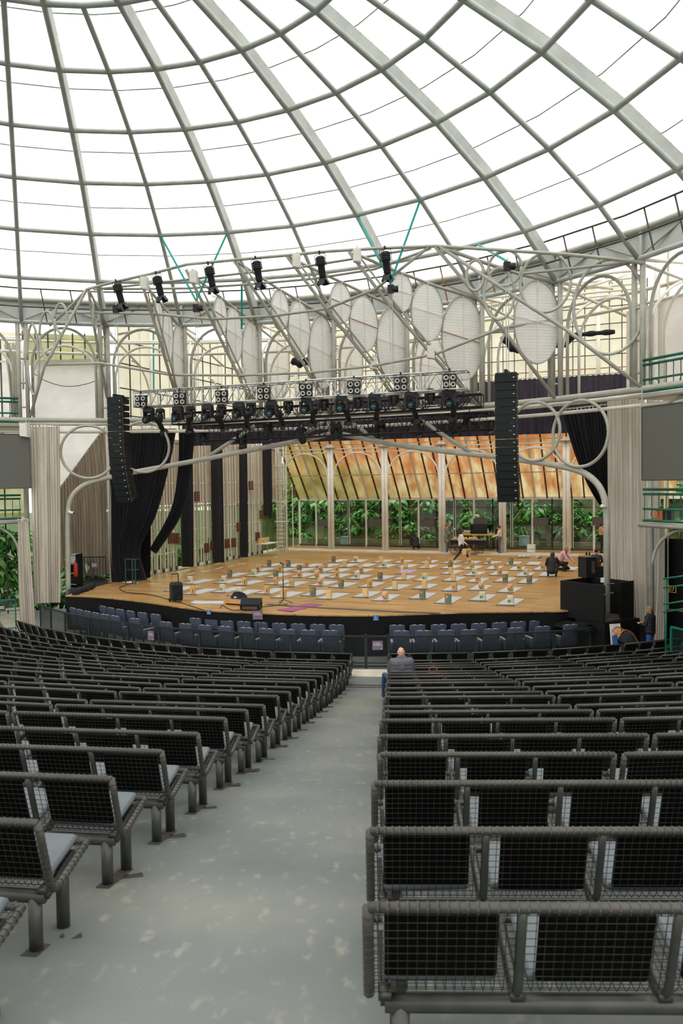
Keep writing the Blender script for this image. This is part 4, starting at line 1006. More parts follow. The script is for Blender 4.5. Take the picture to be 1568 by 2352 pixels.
for k, (x, y) in enumerate(((366, 972), (435, 970), (505, 967), (567, 963), (643, 959), (719, 953), (795, 948), (866, 945), (950, 942), (1043, 937))):
    o = copy_tree(sp0); o.location = pa(x, y, AF + 1.3); o.rotation_euler = (.5, .35 if k % 2 else -.2, RZS); o.scale = (.8, .8, .8)
    tag(o, 'black barn-door spotlight below the middle truss, %s from the left' % ordn(k), 'spotlight', 'barn-door spotlights below the middle truss')
# ------------------------------------------------------------------ line arrays
def line_array(x, y, a, lab, curl):
    top = pa(x, y, a); t_ = thing('line_array', lab, 'loudspeaker', top, RZS)
    m = MB(); m.box((0, 0, .02), (.62, .5, .05)); m.box((0, 0, .09), (.08, .6, .09)); m.build('rigging_frame', 'black_metal', t_)
    p = V((0, -.25, -.01)); ang = 0
    for k in range(16):
        ang = 0 if k < 6 else (.016*(k-5) + .004*(k-5)**1.3)*curl; hh = .243; R_ = Matrix.Rotation(ang, 3, 'X')
        m = MB(); dep, w = .5, .64
        pts = [(-w/2, 0, 0), (w/2, 0, 0), (w/2*.9, dep, -.02), (-w/2*.9, dep, -.02)]
        vs = [p + R_ @ V(q) for q in pts] + [p + R_ @ (V((q[0], q[1], -hh + .012 + (.03 if q[1] else 0)))) for q in pts]
        m.add(vs, [(3, 2, 1, 0), (4, 5, 6, 7), (0, 1, 5, 4), (1, 2, 6, 5), (2, 3, 7, 6), (3, 0, 4, 7)]); cab = m.build('cabinet', 'black_cab', t_)
        m = MB(); m.box(p + R_ @ V((0, -.008, -hh/2)), (w*.96, .012, hh*.88), R_); m.build('grille', 'black_grille', cab)
        m = MB(); m.box(p + R_ @ V((w*.38, -.02, -hh*.42)), (.05, .012, .02), R_); m.build('badge', 'white_paint', cab)
        for s_ in (-1, 1): m = MB(); m.box(p + R_ @ V((s_*.32, .03, -hh*.5)), (.02, .05, .2), R_); m.build('rigging_link', 'steel_dark', cab)
        p = p + R_ @ V((0, 0, -hh))
    return t_
mat('black_cab', '0c1011', '080a0b', 6, .6, spec=.3); mat('black_grille', '121b1a', '0d1413', 50, .7, spec=.3)
line_array(272, 915, AF - .5, 'tall black line array loudspeaker hanging on the left of the stage', 1.5)
line_array(1164, 861, AF - .5, 'tall black line array loudspeaker hanging on the right of the stage', 1.1)
# ------------------------------------------------------------------ hoists, straps, chains
def strap(name, pts, lab, w=.09, mt='strap_teal'):
    t_ = MB()
    t_.tube(pts, w*.42, 6)
    return tag(t_.build(name, mt), lab, 'strap')
def hoist(x, y, a, ybot, lab, ztop=None):
    p = pa(x, y, a); t_ = thing('chain_hoist', lab, 'hoist', p)
    m = MB(); m.box((0, 0, 0), (.2, .16, .26)); m.lathe([(.11, -.1), (.11, .1)], (.14, 0, 0), 10, Matrix.Rotation(PI/2, 3, 'Y')); m.build('motor', 'black_metal', t_)
    m = MB(); m.tube([V((0, 0, .13)), V((.03, 0, .2)), V((0, 0, .27))], .015, 5); m.build('hook', 'steel_dim', t_)
    b = pa(x + 1, ybot, a); L = p.z - b.z
    for dx in (-.05, .05): m = MB(); m.tube([V((dx, 0, -.1)), V((dx*.6, 0, -L))], .012, 4); m.build('chain', 'steel_dim', t_)
    return t_
j1 = lambda j: RG(FI(j), HR[2], EYE + HZ[2])
pA, pB = pa(450, 690, AF), pa(897, 648, AF)
strap('rigging_strap', [j1(2), pA], 'teal strap from the dome to the left truss hoist, left leg')
strap('rigging_strap', [j1(3), pA], 'teal strap from the dome to the left truss hoist, right leg')
strap('rigging_strap', [j1(5), pB], 'teal strap from the dome to the middle hoist, left leg')
strap('rigging_strap', [j1(6), pB], 'teal strap from the dome to the middle hoist, right leg', .09)
strap('rigging_strap', [pa(352, 760, -14), pa(353, 900, -14)], 'vertical teal strap hanging behind the left columns')
strap('rigging_strap', [pa(555, 650, AF + 1), pa(555, 755, AF + 2)], 'vertical teal strap behind the reflectors')
hoist(450, 708, AF, 900, 'black chain hoist lifting the left part of the silver truss')
hoist(897, 664, AF, 862, 'black chain hoist lifting the right part of the silver truss')
hoist(266, 710, AF - .5, 910, 'black chain hoist above the left line array')
hoist(1164, 612, AF - .5, 856, 'black chain hoist above the right line array')
hz_ = RG(FI(6.35), HR[1] - .05, EYE + HZ[1]); strap('rigging_strap', [hz_, pa(1164, 600, AF - .5)], 'short teal strap above the right line array hoist', .09)
# cables drooping across the white cladding
m = MB(); m.tube(smooth_path([pr(x, y, 18.6) for x, y in ((78, 858), (103, 874), (140, 886), (170, 887), (205, 880), (233, 868))]), .014, 5); tag(m.build('sagging_cable', 'black_metal', None, True), 'thin dark cable sagging across the white cladding on the left', 'cable')

# ================================================================== CURTAINS
def curtain(name, lab, cat, L, R, nf, amp, mt, grp=None, rows=16, seed=0, gather=None, track=True):
    """hanging folds between a left and a right edge (lists of points from top to bottom)"""
    rn = random.Random(seed + nf); L = smooth_path(L, 6) if len(L) > 2 else [V(p) for p in L]; R = smooth_path(R, 6) if len(R) > 2 else [V(p) for p in R]; nf = int(nf*1.35)
    base = (L[-1] + R[-1])/2; t_ = thing(name, lab, cat, (base.x, base.y, min(L[-1].z, R[-1].z)), 0, grp)
    def along(P, s_):
        ls = [(b-a).length for a, b in zip(P, P[1:])]; T = sum(ls); d = s_*T
        for i, l in enumerate(ls):
            if d <= l or i == len(ls)-1: return P[i].lerp(P[i+1], min(1, d/l if l else 0))
            d -= l
    nc = nf*7; ph = [rn.uniform(-.8, .8) for _ in range(nf*2+3)]; am = [rn.uniform(.45, 1.25) for _ in range(nf*2+3)]
    m = MB(); rws = []
    hv = (R[0] - L[0]); nrm = V((-hv.y, hv.x, 0)).normalized()
    for i in range(rows+1):
        s_ = i/rows; a, b = along(L, s_), along(R, s_); row = []
        for c in range(nc+1):
            u = c/nc; q = min(nf*2, max(0, u*nf*2 + .9*math.sin(u*7 + seed)*math.sin(PI*u))); k = int(q); f = q - k
            w = .25*math.sin(PI*q*2.7 + seed + s_*2) + math.sin(PI*q + ph[k]*(1-f) + ph[k+1]*f + .5*math.sin(s_*3 + k))*(am[k]*(1-f) + am[k+1]*f)
            g = (.5 + .5*s_) if gather is None else gather(s_)
            row.append(a.lerp(b, u) + nrm*amp*w*g + V((0, 0, .02*math.sin(q*PI)*(1-s_)) if i == 0 else (0, 0, 0)))
        rws.append(row)
    m.grid(rws); m.build('fabric', mt, t_, True, world=True)
    if track:
        m = MB(); m.tube([L[0] + V((0, 0, .05)), R[0] + V((0, 0, .05))], .025, 6); m.build('track', 'steel', t_, True, world=True)
        m = MB()
        for c in range(0, nc+1, 7): p = rws[0][c]; m.box(p + V((0, 0, .03)), (.03, .03, .08))
        m.build('hook_row', 'steel_pale', t_, world=True)['kind'] = 'stuff'
    return t_
PR = lambda r: (lambda *q: [pr(x, y, r) for x, y in q])
PA = lambda a: (lambda *q: [pa(x, y, a) for x, y in q])
G = PR(17.25)
curtain('stage_curtain', 'wide beige curtain hanging beside the stage on the left', 'curtain', G((68, 978), (73, 1180), (78, 1386)), G((137, 980), (139, 1200), (139, 1384)), 8, .10, 'beige_cloth', seed=1)
G = PR(16.9)
curtain('side_curtain', 'narrow beige curtain under the left gallery, reaching the floor', 'curtain', G((41, 1196), (42, 1330), (46, 1441)), G((65, 1196), (74, 1330), (82, 1438)), 5, .09, 'beige_cloth', seed=2)
G = PA(-16.2)
curtain('backdrop_curtain', 'large taupe curtain hanging slanted in the left wing', 'curtain', G((134, 1128), (136, 1220), (138, 1330)), G((240, 984), (256, 1140), (258, 1318)), 13, .10, 'taupe_cloth', seed=3)
G = PR(19.1)
curtain('stage_curtain', 'wide beige curtain hanging beside the stage on the right', 'curtain', G((1395, 906), (1396, 1150), (1400, 1300), (1408, 1424)), G((1479, 894), (1483, 1150), (1484, 1300), (1486, 1430)), 9, .10, 'beige_cloth', seed=4)
G = PR(19.2)
curtain('side_curtain', 'narrow beige curtain under the right gallery, reaching the floor', 'curtain', G((1497, 1183), (1493, 1330), (1484, 1440), (1488, 1490)), G((1526, 1180), (1526, 1330), (1524, 1488)), 6, .09, 'beige_cloth', seed=5)
G = PR(20.2)
curtain('gallery_curtain', 'pale pink curtain gathered on the upper left gallery', 'curtain', G((10, 792), (20, 880), (25, 962)), G((45, 790), (44, 880), (40, 962)), 5, .1, 'beige_cloth', seed=6)
G = PA(-16.9)
curtain('black_drape', 'large black drape tied back at the left wing', 'curtain', G((247, 990), (250, 1180), (257, 1338)), G((405, 988), (392, 1060), (362, 1180), (322, 1262), (338, 1332)), 15, .12, 'black_cloth', seed=7)
curtain('black_drape', 'straight black drape behind the tied drape in the left wing', 'curtain', PA(-15.6)((312, 1040), (314, 1180), (318, 1334)), PA(-15.6)((350, 1040), (347, 1180), (346, 1326)), 5, .08, 'black_cloth', seed=9, track=False)
G = PA(-16.2)
curtain('black_drape', 'narrow black drape falling into a sash in the left wing', 'curtain', G((412, 990), (408, 1080), (392, 1170), (344, 1262)), G((448, 988), (440, 1080), (418, 1180), (360, 1272)), 5, .08, 'black_cloth', seed=8)
for k, (xt0, xt1, xb0, xb1, yt, yb, lab) in enumerate(((416, 442, 420, 444, 1026, 1302, 'first'), (484, 510, 488, 514, 1022, 1292, 'second'), (550, 566, 552, 568, 1016, 1280, 'third'), (602, 622, 606, 624, 1012, 1184, 'fourth'))):
    tt = .55; curtain('wing_leg', 'black wing curtain between the counterweight rails, %s from the left' % lab, 'curtain', [pt(xt0, yt, tt), pt(xb0, yb, tt)], [pt(xt1, yt, tt), pt(xb1, yb, tt)], 5, .06, 'black_cloth', 'black wing curtains on the left wall', seed=10+k, track=False)
G = PA(-15.5)
curtain('black_drape', 'black drape swept to the right behind the right curtain', 'curtain', G((1290, 944), (1318, 1040), (1352, 1120), (1388, 1178)), G((1398, 932), (1400, 1040), (1400, 1120), (1402, 1182)), 9, .10, 'black_cloth', seed=20)
ba = -14.0
def bz(x, z, a=ba):
    p = pa(x, 1000, a); return V((p.x, p.y, z))
curtain('border_curtain', 'dark purple border curtain hanging across above the stage', 'curtain', [bz(418, EYE + 2.95), bz(418, EYE + 1.72)], [bz(1330, EYE + 2.95), bz(1330, EYE + 1.72)], 40, .05, 'purple_cloth', seed=21, rows=4)
curtain('border_curtain', 'upper dark purple border curtain behind the right columns', 'curtain', [bz(1090, EYE + 4.75, -6.5), bz(1090, EYE + 3.2, -6.5)], [bz(1460, EYE + 4.75, -6.5), bz(1460, EYE + 3.2, -6.5)], 24, .05, 'purple_cloth', seed=22, rows=4)
curtain('border_curtain', 'upper dark purple border curtain behind the middle columns', 'curtain', [bz(700, EYE + 4.35, -6.4), bz(700, EYE + 3.1, -6.4)], [bz(1086, EYE + 4.35, -6.4), bz(1086, EYE + 3.1, -6.4)], 24, .05, 'purple_cloth', seed=23, rows=4)
# rolled and bundled cloths high behind the reflectors
def bundle(name, pts, r, mt, lab, hang=0):
    m = MB(); P = smooth_path(pts, 5); m.tube(P, [r*(1 + .25*math.sin(k*1.7)) for k in range(len(P))], 8); t_ = thing(name, lab, 'cloth', P[0])
    m.build('cloth', mt, t_, True, world=True)
    if hang: MB().tube([P[len(P)//2], V((P[len(P)//2].x, P[len(P)//2].y, hang))], .012, 5).build('sling', 'rope', t_, world=True)
bundle('rolled_cloth', [pa(x, y, -11) for x, y in ((1155, 772), (1178, 800), (1200, 800), (1290, 790), (1312, 772))], .16, 'black_cloth', 'black cloth slung behind the rightmost reflector')
bundle('rolled_cloth', [pa(x, y, -11) for x, y in ((1318, 770), (1360, 766), (1412, 762))], .1, 'black_cloth', 'black cloth rolled on a pipe at the upper right')
bundle('rolled_cloth', [pa(x, y, -12) for x, y in ((672, 828), (690, 836), (708, 826))], .16, 'black_cloth', 'black bundled cloth behind the third reflector column', EYE + 8.4)

# ================================================================== LEFT WALL COUNTERWEIGHT RAILS
def cw(x, weights, ytop=1010, n=3, lab=''):
    """a set of guide rails with its stack of weights, standing on the kerb of the left wall"""
    tt = .32; b0 = pt(x, 1200, tt); a = (V((b0.x, b0.y)) - O).dot(AX); p = S(tt, a, ST + .04)
    t_ = thing('counterweight_rail', lab, 'rigging', p, RZS, 'counterweight rails on the left wall')
    zt = EYE + 2.6 - p.z
    for k in range(n): m = MB(); m.box((.02*(k % 2), -.22*k, zt/2), (.05, .06, zt)); m.build('guide_rail', 'steel_pale' if k % 3 else 'white_paint', t_)
    for k, z in enumerate((.9, 1.9, 3.0, 4.2)): m = MB(); m.box((.02, -.11*(n-1), z), (.03, .24*(n-1), .04)); m.build('rail_tie', 'steel_pale', t_)
    for (yw, nwt) in weights:
        zc = pt(x, yw, tt).z - p.z
        w = MB(); hh = .42
        for q in range(6): w.box((.14, -.1, zc - hh/2 + hh*q/5), (.16, .26, hh/5*.88))
        wt = w.build('weight_stack', 'brick_red', t_); wt['kind'] = 'stuff'
        m = MB(); m.tube([V((.14, -.1, zc + .2)), V((.14, -.1, zt))], .012, 4); m.tube([V((.14, -.1, zc - .2)), V((.14, -.1, .1))], .012, 4); m.build('cable', 'steel_dim', t_)
    m = MB(); m.tube([V((.2, -.3, .06)), V((.2, -.3, zt))], .016, 5); m.build('hand_rope', 'rope', t_, True)
    m = MB(); m.lathe([(.1, -.03), (.12, 0), (.1, .03)], (.2, -.25, .14), 10, Matrix.Rotation(PI/2, 3, 'Y')); m.build('floor_pulley', 'steel_dark', t_)
CW = [(352, [(1100, 1)], 4), (372, [], 3), (389, [(1236, 1)], 3), (402, [(1236, 1)], 3), (451, [(1140, 1)], 4), (471, [(1258, 1)], 3), (485, [(1252, 1)], 3), (518, [(1248, 1)], 4), (533, [(1246, 1)], 3), (545, [(1210, 1)], 3), (575, [(1115, 1)], 3), (588, [(1232, 1)], 3), (598, [(1182, 1)], 3)]
for k, (x, w, n) in enumerate(CW): cw(x, w, n=n, lab='pale counterweight rails on the left stage wall, %s from the left' % ordn(k))
# ladder tower at the back corner
lt = thing('ladder_tower', 'tall white caged ladder tower in the back left corner of the stage', 'ladder', S(.12, -1.15, ST), RZS)
for (x, y) in ((0, 0), (.5, 0), (0, .4), (.5, .4)): m = MB(); m.tube([V((x, y, .05)), V((x, y, 6.9))], .035, 6); m.build('post', 'white_paint', lt, True)
for k in range(27):
    m = MB(); z = .3 + .25*k; m.tube([V((0, 0, z)), V((.5, 0, z))], .016, 5); m.tube([V((.1, .2, z)), V((.4, .2, z))], .016, 5); m.build('rung', 'white_paint', lt)
for z in (1.8, 3.0, 4.1, 5.2): m = MB(); m.tube([V((-.1, -.05, z)), V((.6, -.05, z)), V((.6, .45, z)), V((-.1, .45, z))], .03, 6, closed=True); m.build('cage_hoop', 'white_paint', lt)

# ================================================================== SCREENS
def screen(a_, b_, c_, d_, lab):
    p = [pr(*q, 16.95) for q in (a_, b_, c_, d_)]; ctr = (p[2] + p[3])/2; t_ = thing('projection_screen', lab, 'screen', ctr)
    n = (p[1]-p[0]).cross(p[3]-p[0]).normalized(); m = MB(); m.extrude([p[0], p[1], p[2], p[3]], n*.06); m.build('panel', 'screen_grey', t_, world=True)
    m = MB()
    for q, w in zip(p, p[1:] + p[:1]): m.bar(q, w, .03, .03)
    m.build('frame', 'steel_dark', t_, world=True)
    m = MB(); m.tube([p[0], p[0] + V((0, 0, .5))], .02, 5); m.tube([p[1], p[1] + V((0, 0, .5))], .02, 5); m.build('hanger', 'steel', t_, world=True)
def scr(f0, f1, lab):
    q = [proj(RG(f, 16.95, z)) for f, z in ((f0, EYE + 2.02), (f1, EYE + 2.02), (f1, EYE - .08), (f0, EYE - .08))]; screen(*q, lab)
fA = math.atan2(*(lambda v: (v.x - DC.x, v.y - DC.y))(pr(1474, 1000, 16.95))); fB = math.atan2(*(lambda v: (v.x - DC.x, v.y - DC.y))(pr(69, 1050, 16.95)))
scr(fA, fA + .19, 'blank grey projection screen hanging on the right gallery'); scr(fB - .19, fB, 'blank grey projection screen hanging on the left gallery')

# ================================================================== YOGA MATS AND PRINTED BAGS ON THE STAGE
mat('rust_dark', '5a3424', '43281d', 8, .7)
mat('rose_frame', 'b5734a', 'a5653f', 5, .35, .4)
mat('mat_edge', '6d737a', '5d636a', 5, .7)
for nm, c in (('kraft', 'c5a274'), ('kraft_orange', 'd0a062'), ('kraft_tan', 'd6b58a'), ('bag_white', 'd8d2c0'), ('bag_dark', '7c6450'), ('p_green', '4f8f3c'), ('p_teal', '1f8f72'), ('p_pink', 'cf3f6e'), ('p_red', 'c23a2c'), ('p_yellow', 'e8c53a'), ('p_orange', 'e39a3a'), ('p_brown', '6d5136')):
    mat(nm, c, rough=.7)
BW, BD, BHT = .25, .13, .36
def blob(m, x, z, rx, rz_, n=9, rot=0, y=-BD/2 - .003):
    c, s_ = math.cos(rot), math.sin(rot)
    pts = [V((x + c*rx*math.cos(2*PI*k/n) - s_*rz_*math.sin(2*PI*k/n), y, z + s_*rx*math.cos(2*PI*k/n) + c*rz_*math.sin(2*PI*k/n))) for k in range(n)]
    m.extrude(pts, (0, -.002, 0))
PRN = {'W': ('bag_white', [('p_brown', [(-.09, .18, .006, .17), (-.03, .18, .005, .17), (.04, .18, .007, .17), (.09, .18, .005, .17)]), ('p_green', [(-.05, .11, .05, .045), (.0, .14, .03, .06, .6), (-.08, .15, .025, .05, -.5)])]),
       'D': ('bag_dark', [('p_orange', [(-.04, .27, .03, .055, .7), (-.01, .25, .025, .05, -.6), (-.05, .22, .02, .04, .2)]), ('p_teal', [(.06, .17, .04, .14, .15), (.03, .1, .03, .06, -.4)])]),
       'O': ('kraft_orange', [('p_brown', [(.05, .1, .035, .07)]), ('p_green', [(.05, .19, .02, .06), (.03, .18, .015, .05, .5), (.075, .18, .015, .05, -.5)])]),
       'F': ('kraft_tan', [('p_pink', [(-.06, .17, .03, .05, .7), (-.03, .13, .03, .05, -.4), (-.08, .12, .02, .04, .3)]), ('p_red', [(.09, .27, .018, .06, .1), (.04, .2, .025, .05, -.3)]), ('p_green', [(.05, .08, .04, .06, .8), (.0, .05, .05, .03), (.09, .14, .02, .08, .2)]), ('p_brown', [(0, .1, .03, .03)])]),
       'P': ('kraft', [('p_red', [(-.03, .17, .035, .035), (.03, .08, .03, .03)]), ('p_yellow', [(.0, .12, .03, .03), (-.05, .09, .025, .025)]), ('p_green', [(.03, .16, .025, .06, -.5), (-.06, .14, .02, .05, .5)])]),
       'Y': ('kraft_tan', [('p_yellow', [(.06, .31, .04, .03), (.0, .33, .03, .02), (-.09, .05, .025, .03), (.08, .04, .03, .025), (-.02, .03, .03, .018), (.1, .25, .02, .03)])])}
WORD = {'W': 'white striped', 'D': 'brown bag with a teal leaf', 'O': 'orange kraft', 'F': 'tan', 'P': 'kraft', 'Y': 'tan'}
BAGL = {'W': 'white striped paper bag with a green cactus print', 'D': 'dark brown paper bag with a teal leaf print', 'O': 'orange paper bag with a pineapple print', 'F': 'tan paper bag with a pink flower print', 'P': 'kraft paper bag with a fruit print', 'Y': 'tan paper bag with yellow corner flowers'}
BPRO = {}
def bag(kind, loc, rz, lab, grp):
    if kind not in BPRO:
        b = link('printed_bag', None); m = MB(); w, d_ = BW/2, BD/2
        m.add([(-w, -d_, 0), (w, -d_, 0), (w, d_, 0), (-w, d_, 0), (-w, -d_, BHT), (w, -d_, BHT), (w, d_, BHT), (-w, d_, BHT), (-w+.012, -d_+.012, BHT-.03), (w-.012, -d_+.012, BHT-.03), (w-.012, d_-.012, BHT-.03), (-w+.012, d_-.012, BHT-.03)],
              [(3, 2, 1, 0), (0, 1, 5, 4), (1, 2, 6, 5), (2, 3, 7, 6), (3, 0, 4, 7), (4, 5, 9, 8), (5, 6, 10, 9), (6, 7, 11, 10), (7, 4, 8, 11), (8, 9, 10, 11)])
        bd = m.build('bag_body', PRN[kind][0], b)
        m = MB(); mts = []
        for k, (mt_, bl) in enumerate(PRN[kind][1]):
            m.cur = k; mts.append(mt_)
            for q in bl: blob(m, q[0], q[1], q[2], q[3], rot=q[4] if len(q) > 4 else 0)
        m.build('print', mts, b)['kind'] = 'stuff'
        BPRO[kind] = b; o = b
    else: o = copy_tree(BPRO[kind])
    o.location = loc; o.rotation_euler = (0, 0, rz); o.scale = (.8, .8, .8); tag(o, lab, 'bag', grp); return o
m = MB(); NL = 9; rows = []
def matmesh(mt_, L=1.72, W=.6, edge=True):
    m = MB(); prof_ = []
    for k in range(14): prof_.append((L*k/13, .012 + (.02*(1-k/1.5) if k < 2 else 0) + .004*math.sin(k*1.3)))
    rows = [[V((-W/2, y, z)), V((W/2, y, z)), V((W/2, y, z - .01 if z > .012 else .002)), V((-W/2, y, .002))] for y, z in prof_]
    m.grid(rows, closed=True); m.add(rows[0], [(3, 2, 1, 0)]); m.add(rows[-1], [(0, 1, 2, 3)])
    if edge: m.cur = 1; m.tube([V((-W/2, .0, .02)), V((W/2, .0, .02))], .02, 6)
    return m.mesh('mat', [mt_, 'mat_edge'])
MG, MM, MP = matmesh('mat_grey'), matmesh('mat_magenta', 1.75, .62, False), matmesh('mat_purple')
MATS = [(390, 1359, 0, 0), (430, 1342, 'W', 4), (432.5, 1366, 'O', 7), (503, 1341, 'W', 8), (499, 1362, 'W', 9), (537, 1369, 'W', 10), (550, 1345, 'O', 9), (517, 1326, 'D', 8), (574, 1325, 'W', 7), (583, 1313, 'F', 8), (609, 1302, 'D', 7),
        (657, 1303, 'D', 3), (698, 1303, 'O', 4), (633, 1313.6, 'O', 7), (678, 1314, 'D', 7), (622, 1327, 'D', 9), (678, 1327, 'F', 8), (621.5, 1343.7, 'P', 9), (657, 1348, 'P', 10), (600, 1365, 'O', 10), (637, 1374, 'O', 11), (705, 1369.6, 'D', 11),
        (760, 1292, 'D', 4), (809, 1292.5, 'W', 7), (866, 1293, 'Y', 8), (913, 1294, 'O', 9), (975.5, 1294.4, 'P', 9), (737, 1303.4, 'P', 9), (783, 1303, 'Y', 7), (827.6, 1303, 0, 0), (873, 1304.6, 'W', 8), (921, 1305, 'Y', 9), (970, 1306, 'Y', 9),
        (726, 1314.3, 'F', 9), (763, 1315.3, 'O', 8), (819, 1315.9, 'F', 9), (921, 1318.4, 'purple', 0), (715.7, 1329.4, 'F', 10), (761, 1328.5, 'O', 10), (808, 1331, 'W', 10), (860, 1332.7, 'D', 11), (915, 1332.7, 'Y', 11), (963, 1335.4, 'W', 11),
        (724, 1346.5, 'F', 10), (770, 1350.5, 'D', 11), (837, 1349.5, 'O', 10), (894, 1355.5, 'Y', 11), (962, 1353.7, 'Y', 11), (742, 1377, 'Y', 11), (826, 1373, 'Y', 11), (870.6, 1381, 'F', 12), (957, 1376.5, 'D', 11),
        (1025.7, 1295, 'P', 9), (1075, 1296, 'O', 1), (1120, 1297, 'F', 2), (1171.4, 1297.8, 'D', 1), (1219, 1298.6, 0, 0), (1023.7, 1307, 'D', 9), (1073.5, 1308.4, 'P', 9), (1128, 1308.8, 'P', 10), (1181.4, 1311, 'P', 10), (1237, 1310.8, 'P', 9), (1301, 1311, 0, 0),
        (1024, 1319.8, 'Y', 10), (1079, 1323, 'W', 9), (1136, 1322.4, 'O', 10), (1197, 1324.7, 'W', 10), (1252, 1325, 0, 0), (1029, 1335.7, 'Y', 11), (1085, 1338.6, 'P', 11), (1147.8, 1337.6, 'D', 11), (1203.5, 1341, 'D', 11),
        (1029.8, 1358.6, 'P', 12), (1092, 1357, 'F', 12), (1157.6, 1362, 'F', 13), (1015, 1387, 'D', 12), (1094.7, 1380.8, 'W', 12), (1159, 1391, 'W', 12)]
BND = [(1364, 'front'), (1345.5, 'second'), (1324.5, 'third'), (1310, 'fourth'), (1299.5, 'fifth'), (0, 'back')]
byrow = {}
for q in MATS: byrow.setdefault(next(n for y, n in BND if q[1] + .004*(q[0]-784) >= y), []).append(q)
rm = random.Random(11)
for rn_, qs in byrow.items():
    qs.sort()
    for k, (x, y, kd, dx) in enumerate(qs):
        p = gz(x, y, ST); purple = kd == 'purple'; rz = RZS - .03 + rm.uniform(-.05, .05)
        o = link('yoga_mat', MP if purple else MG, None, p, (0, 0, rz))
        tag(o, ('lilac yoga mat in the middle of the stage' if purple else 'grey yoga mat on the stage, %s row, %s from the left' % (rn_, ordn(k))), 'yoga mat', 'yoga mats in rows on the stage')
        if kd and not purple:
            b = gz(x + dx, y, ST) + V((AX.x, AX.y, 0))*.10
            bag(kd, V((b.x, b.y, ST + .035)), rz - .12, '%s, %s row, %s mat from the left' % (BAGL[kd], rn_, ordn(k)), 'printed bags on the yoga mats')
        if purple:
            m = MB(); m.lathe([(.05, 0), (.055, .02), (.05, .3), (.03, .33)], gz(x + 2, y - 3, ST + .02), 10); tag(m.build('water_flask', 'white_paint', None, True), 'white flask standing on the lilac yoga mat', 'flask')
p = gz(640, 1402, ST); o = link('yoga_mat', MM, None, gz(652, 1404, ST), (0, 0, RZS - .22)); tag(o, 'magenta yoga mat at the front edge of the stage', 'yoga mat')
o = link('yoga_mat', MG, None, gz(440, 1384, ST), (0, 0, RZS - 1.28)); tag(o, 'grey yoga mat lying crosswise near the portable loudspeaker', 'yoga mat')
for k, (x, y, rr) in enumerate(((1203, 1280.5, .9), (1237, 1281, .1))):
    t_ = thing('rolled_mat', 'rolled grey yoga mat near the back of the stage, %s' % ('lying on its side' if k == 0 else 'seen end on'), 'yoga mat', gz(x, y + 1, ST), RZS + (.25 if k == 0 else PI/2 - .2))
    m = MB(); m.lathe([(.07, -.31), (.085, -.3), (.085, .3), (.07, .31)], (0, 0, .085), 14, Matrix.Rotation(PI/2, 3, 'Y')); m.build('roll', 'mat_grey', t_, True)
    m = MB()
    for s_ in (-.12, .12): m.lathe([(.088, s_-.012), (.088, s_+.012)], (0, 0, .085), 14, Matrix.Rotation(PI/2, 3, 'Y'))
    m.build('strap', 'mat_edge', t_)

# ================================================================== STAGE EQUIPMENT
def text_mesh(txt, size, name='lettering'):
    cu = bpy.data.curves.new(name, 'FONT'); cu.body = txt; cu.size = size; cu.extrude = .001; cu.space_line = .95
    ob = bpy.data.objects.new(name, cu); COL.objects.link(ob); dg = bpy.context.evaluated_depsgraph_get(); me = bpy.data.meshes.new_from_object(ob.evaluated_get(dg)); bpy.data.objects.remove(ob); return me
def sign(name, lab, loc, rz, w=.33, h=.30, parent_pole=None):
    t_ = thing(name, lab, 'sign', loc, rz)
    m = MB(); m.box((0, 0, h/2), (w, .012, h)); m.build('board', 'sign_mauve', t_)
    me = TXT; me_o = link('lettering', me, t_, (-w*.40, -.008, h*.66), (PI/2, 0, 0)); q = w/.33; me_o.scale = (q*.8, q*.8, q)
    m = MB(); m.box((w*.36, -.008, h*.12), (w*.14, .002, h*.04)); m.build('logo', 'white_paint', t_)
    if parent_pole:
        m = MB(); m.tube([V((0, .02, .05)), V((0, .02, -parent_pole))], .012, 6); m.build('pole', 'black_metal', t_); m = MB(); m.lathe([(.16, 0), (.16, .02), (.02, .03)], (0, .02, -parent_pole), 14); m.build('base', 'black_metal', t_)
    return t_
mat('sign_mauve', '71637a', '685b70', 5, .6)
TXT = text_mesh('ACESSO\nPROIBIDO', .075); TXT.materials.append(MT['white_paint'])
p = pc(586, 16.2, 0); sign('notice_sign', 'mauve ACESSO PROIBIDO sign on a pole by the stage', V((p.x, p.y, EYE - (1424-1109)*p.y/F)), .02, .31, .28, EYE - (1424-1109)*p.y/F)
p = pc(862, 17.25, 0); sign('notice_sign', 'mauve ACESSO PROIBIDO sign hanging on the fence gate', V((p.x, p.y - .06, EYE - (1494-1105)*p.y/F)), .0, .31, .27)
p = pc(338, 17.25, 0); sign('notice_sign', 'mauve ACESSO PROIBIDO sign on the fence at the left', V((p.x + .03, p.y - .08, EYE - (1471-1112)*p.y/F)), -.35, .24, .30)
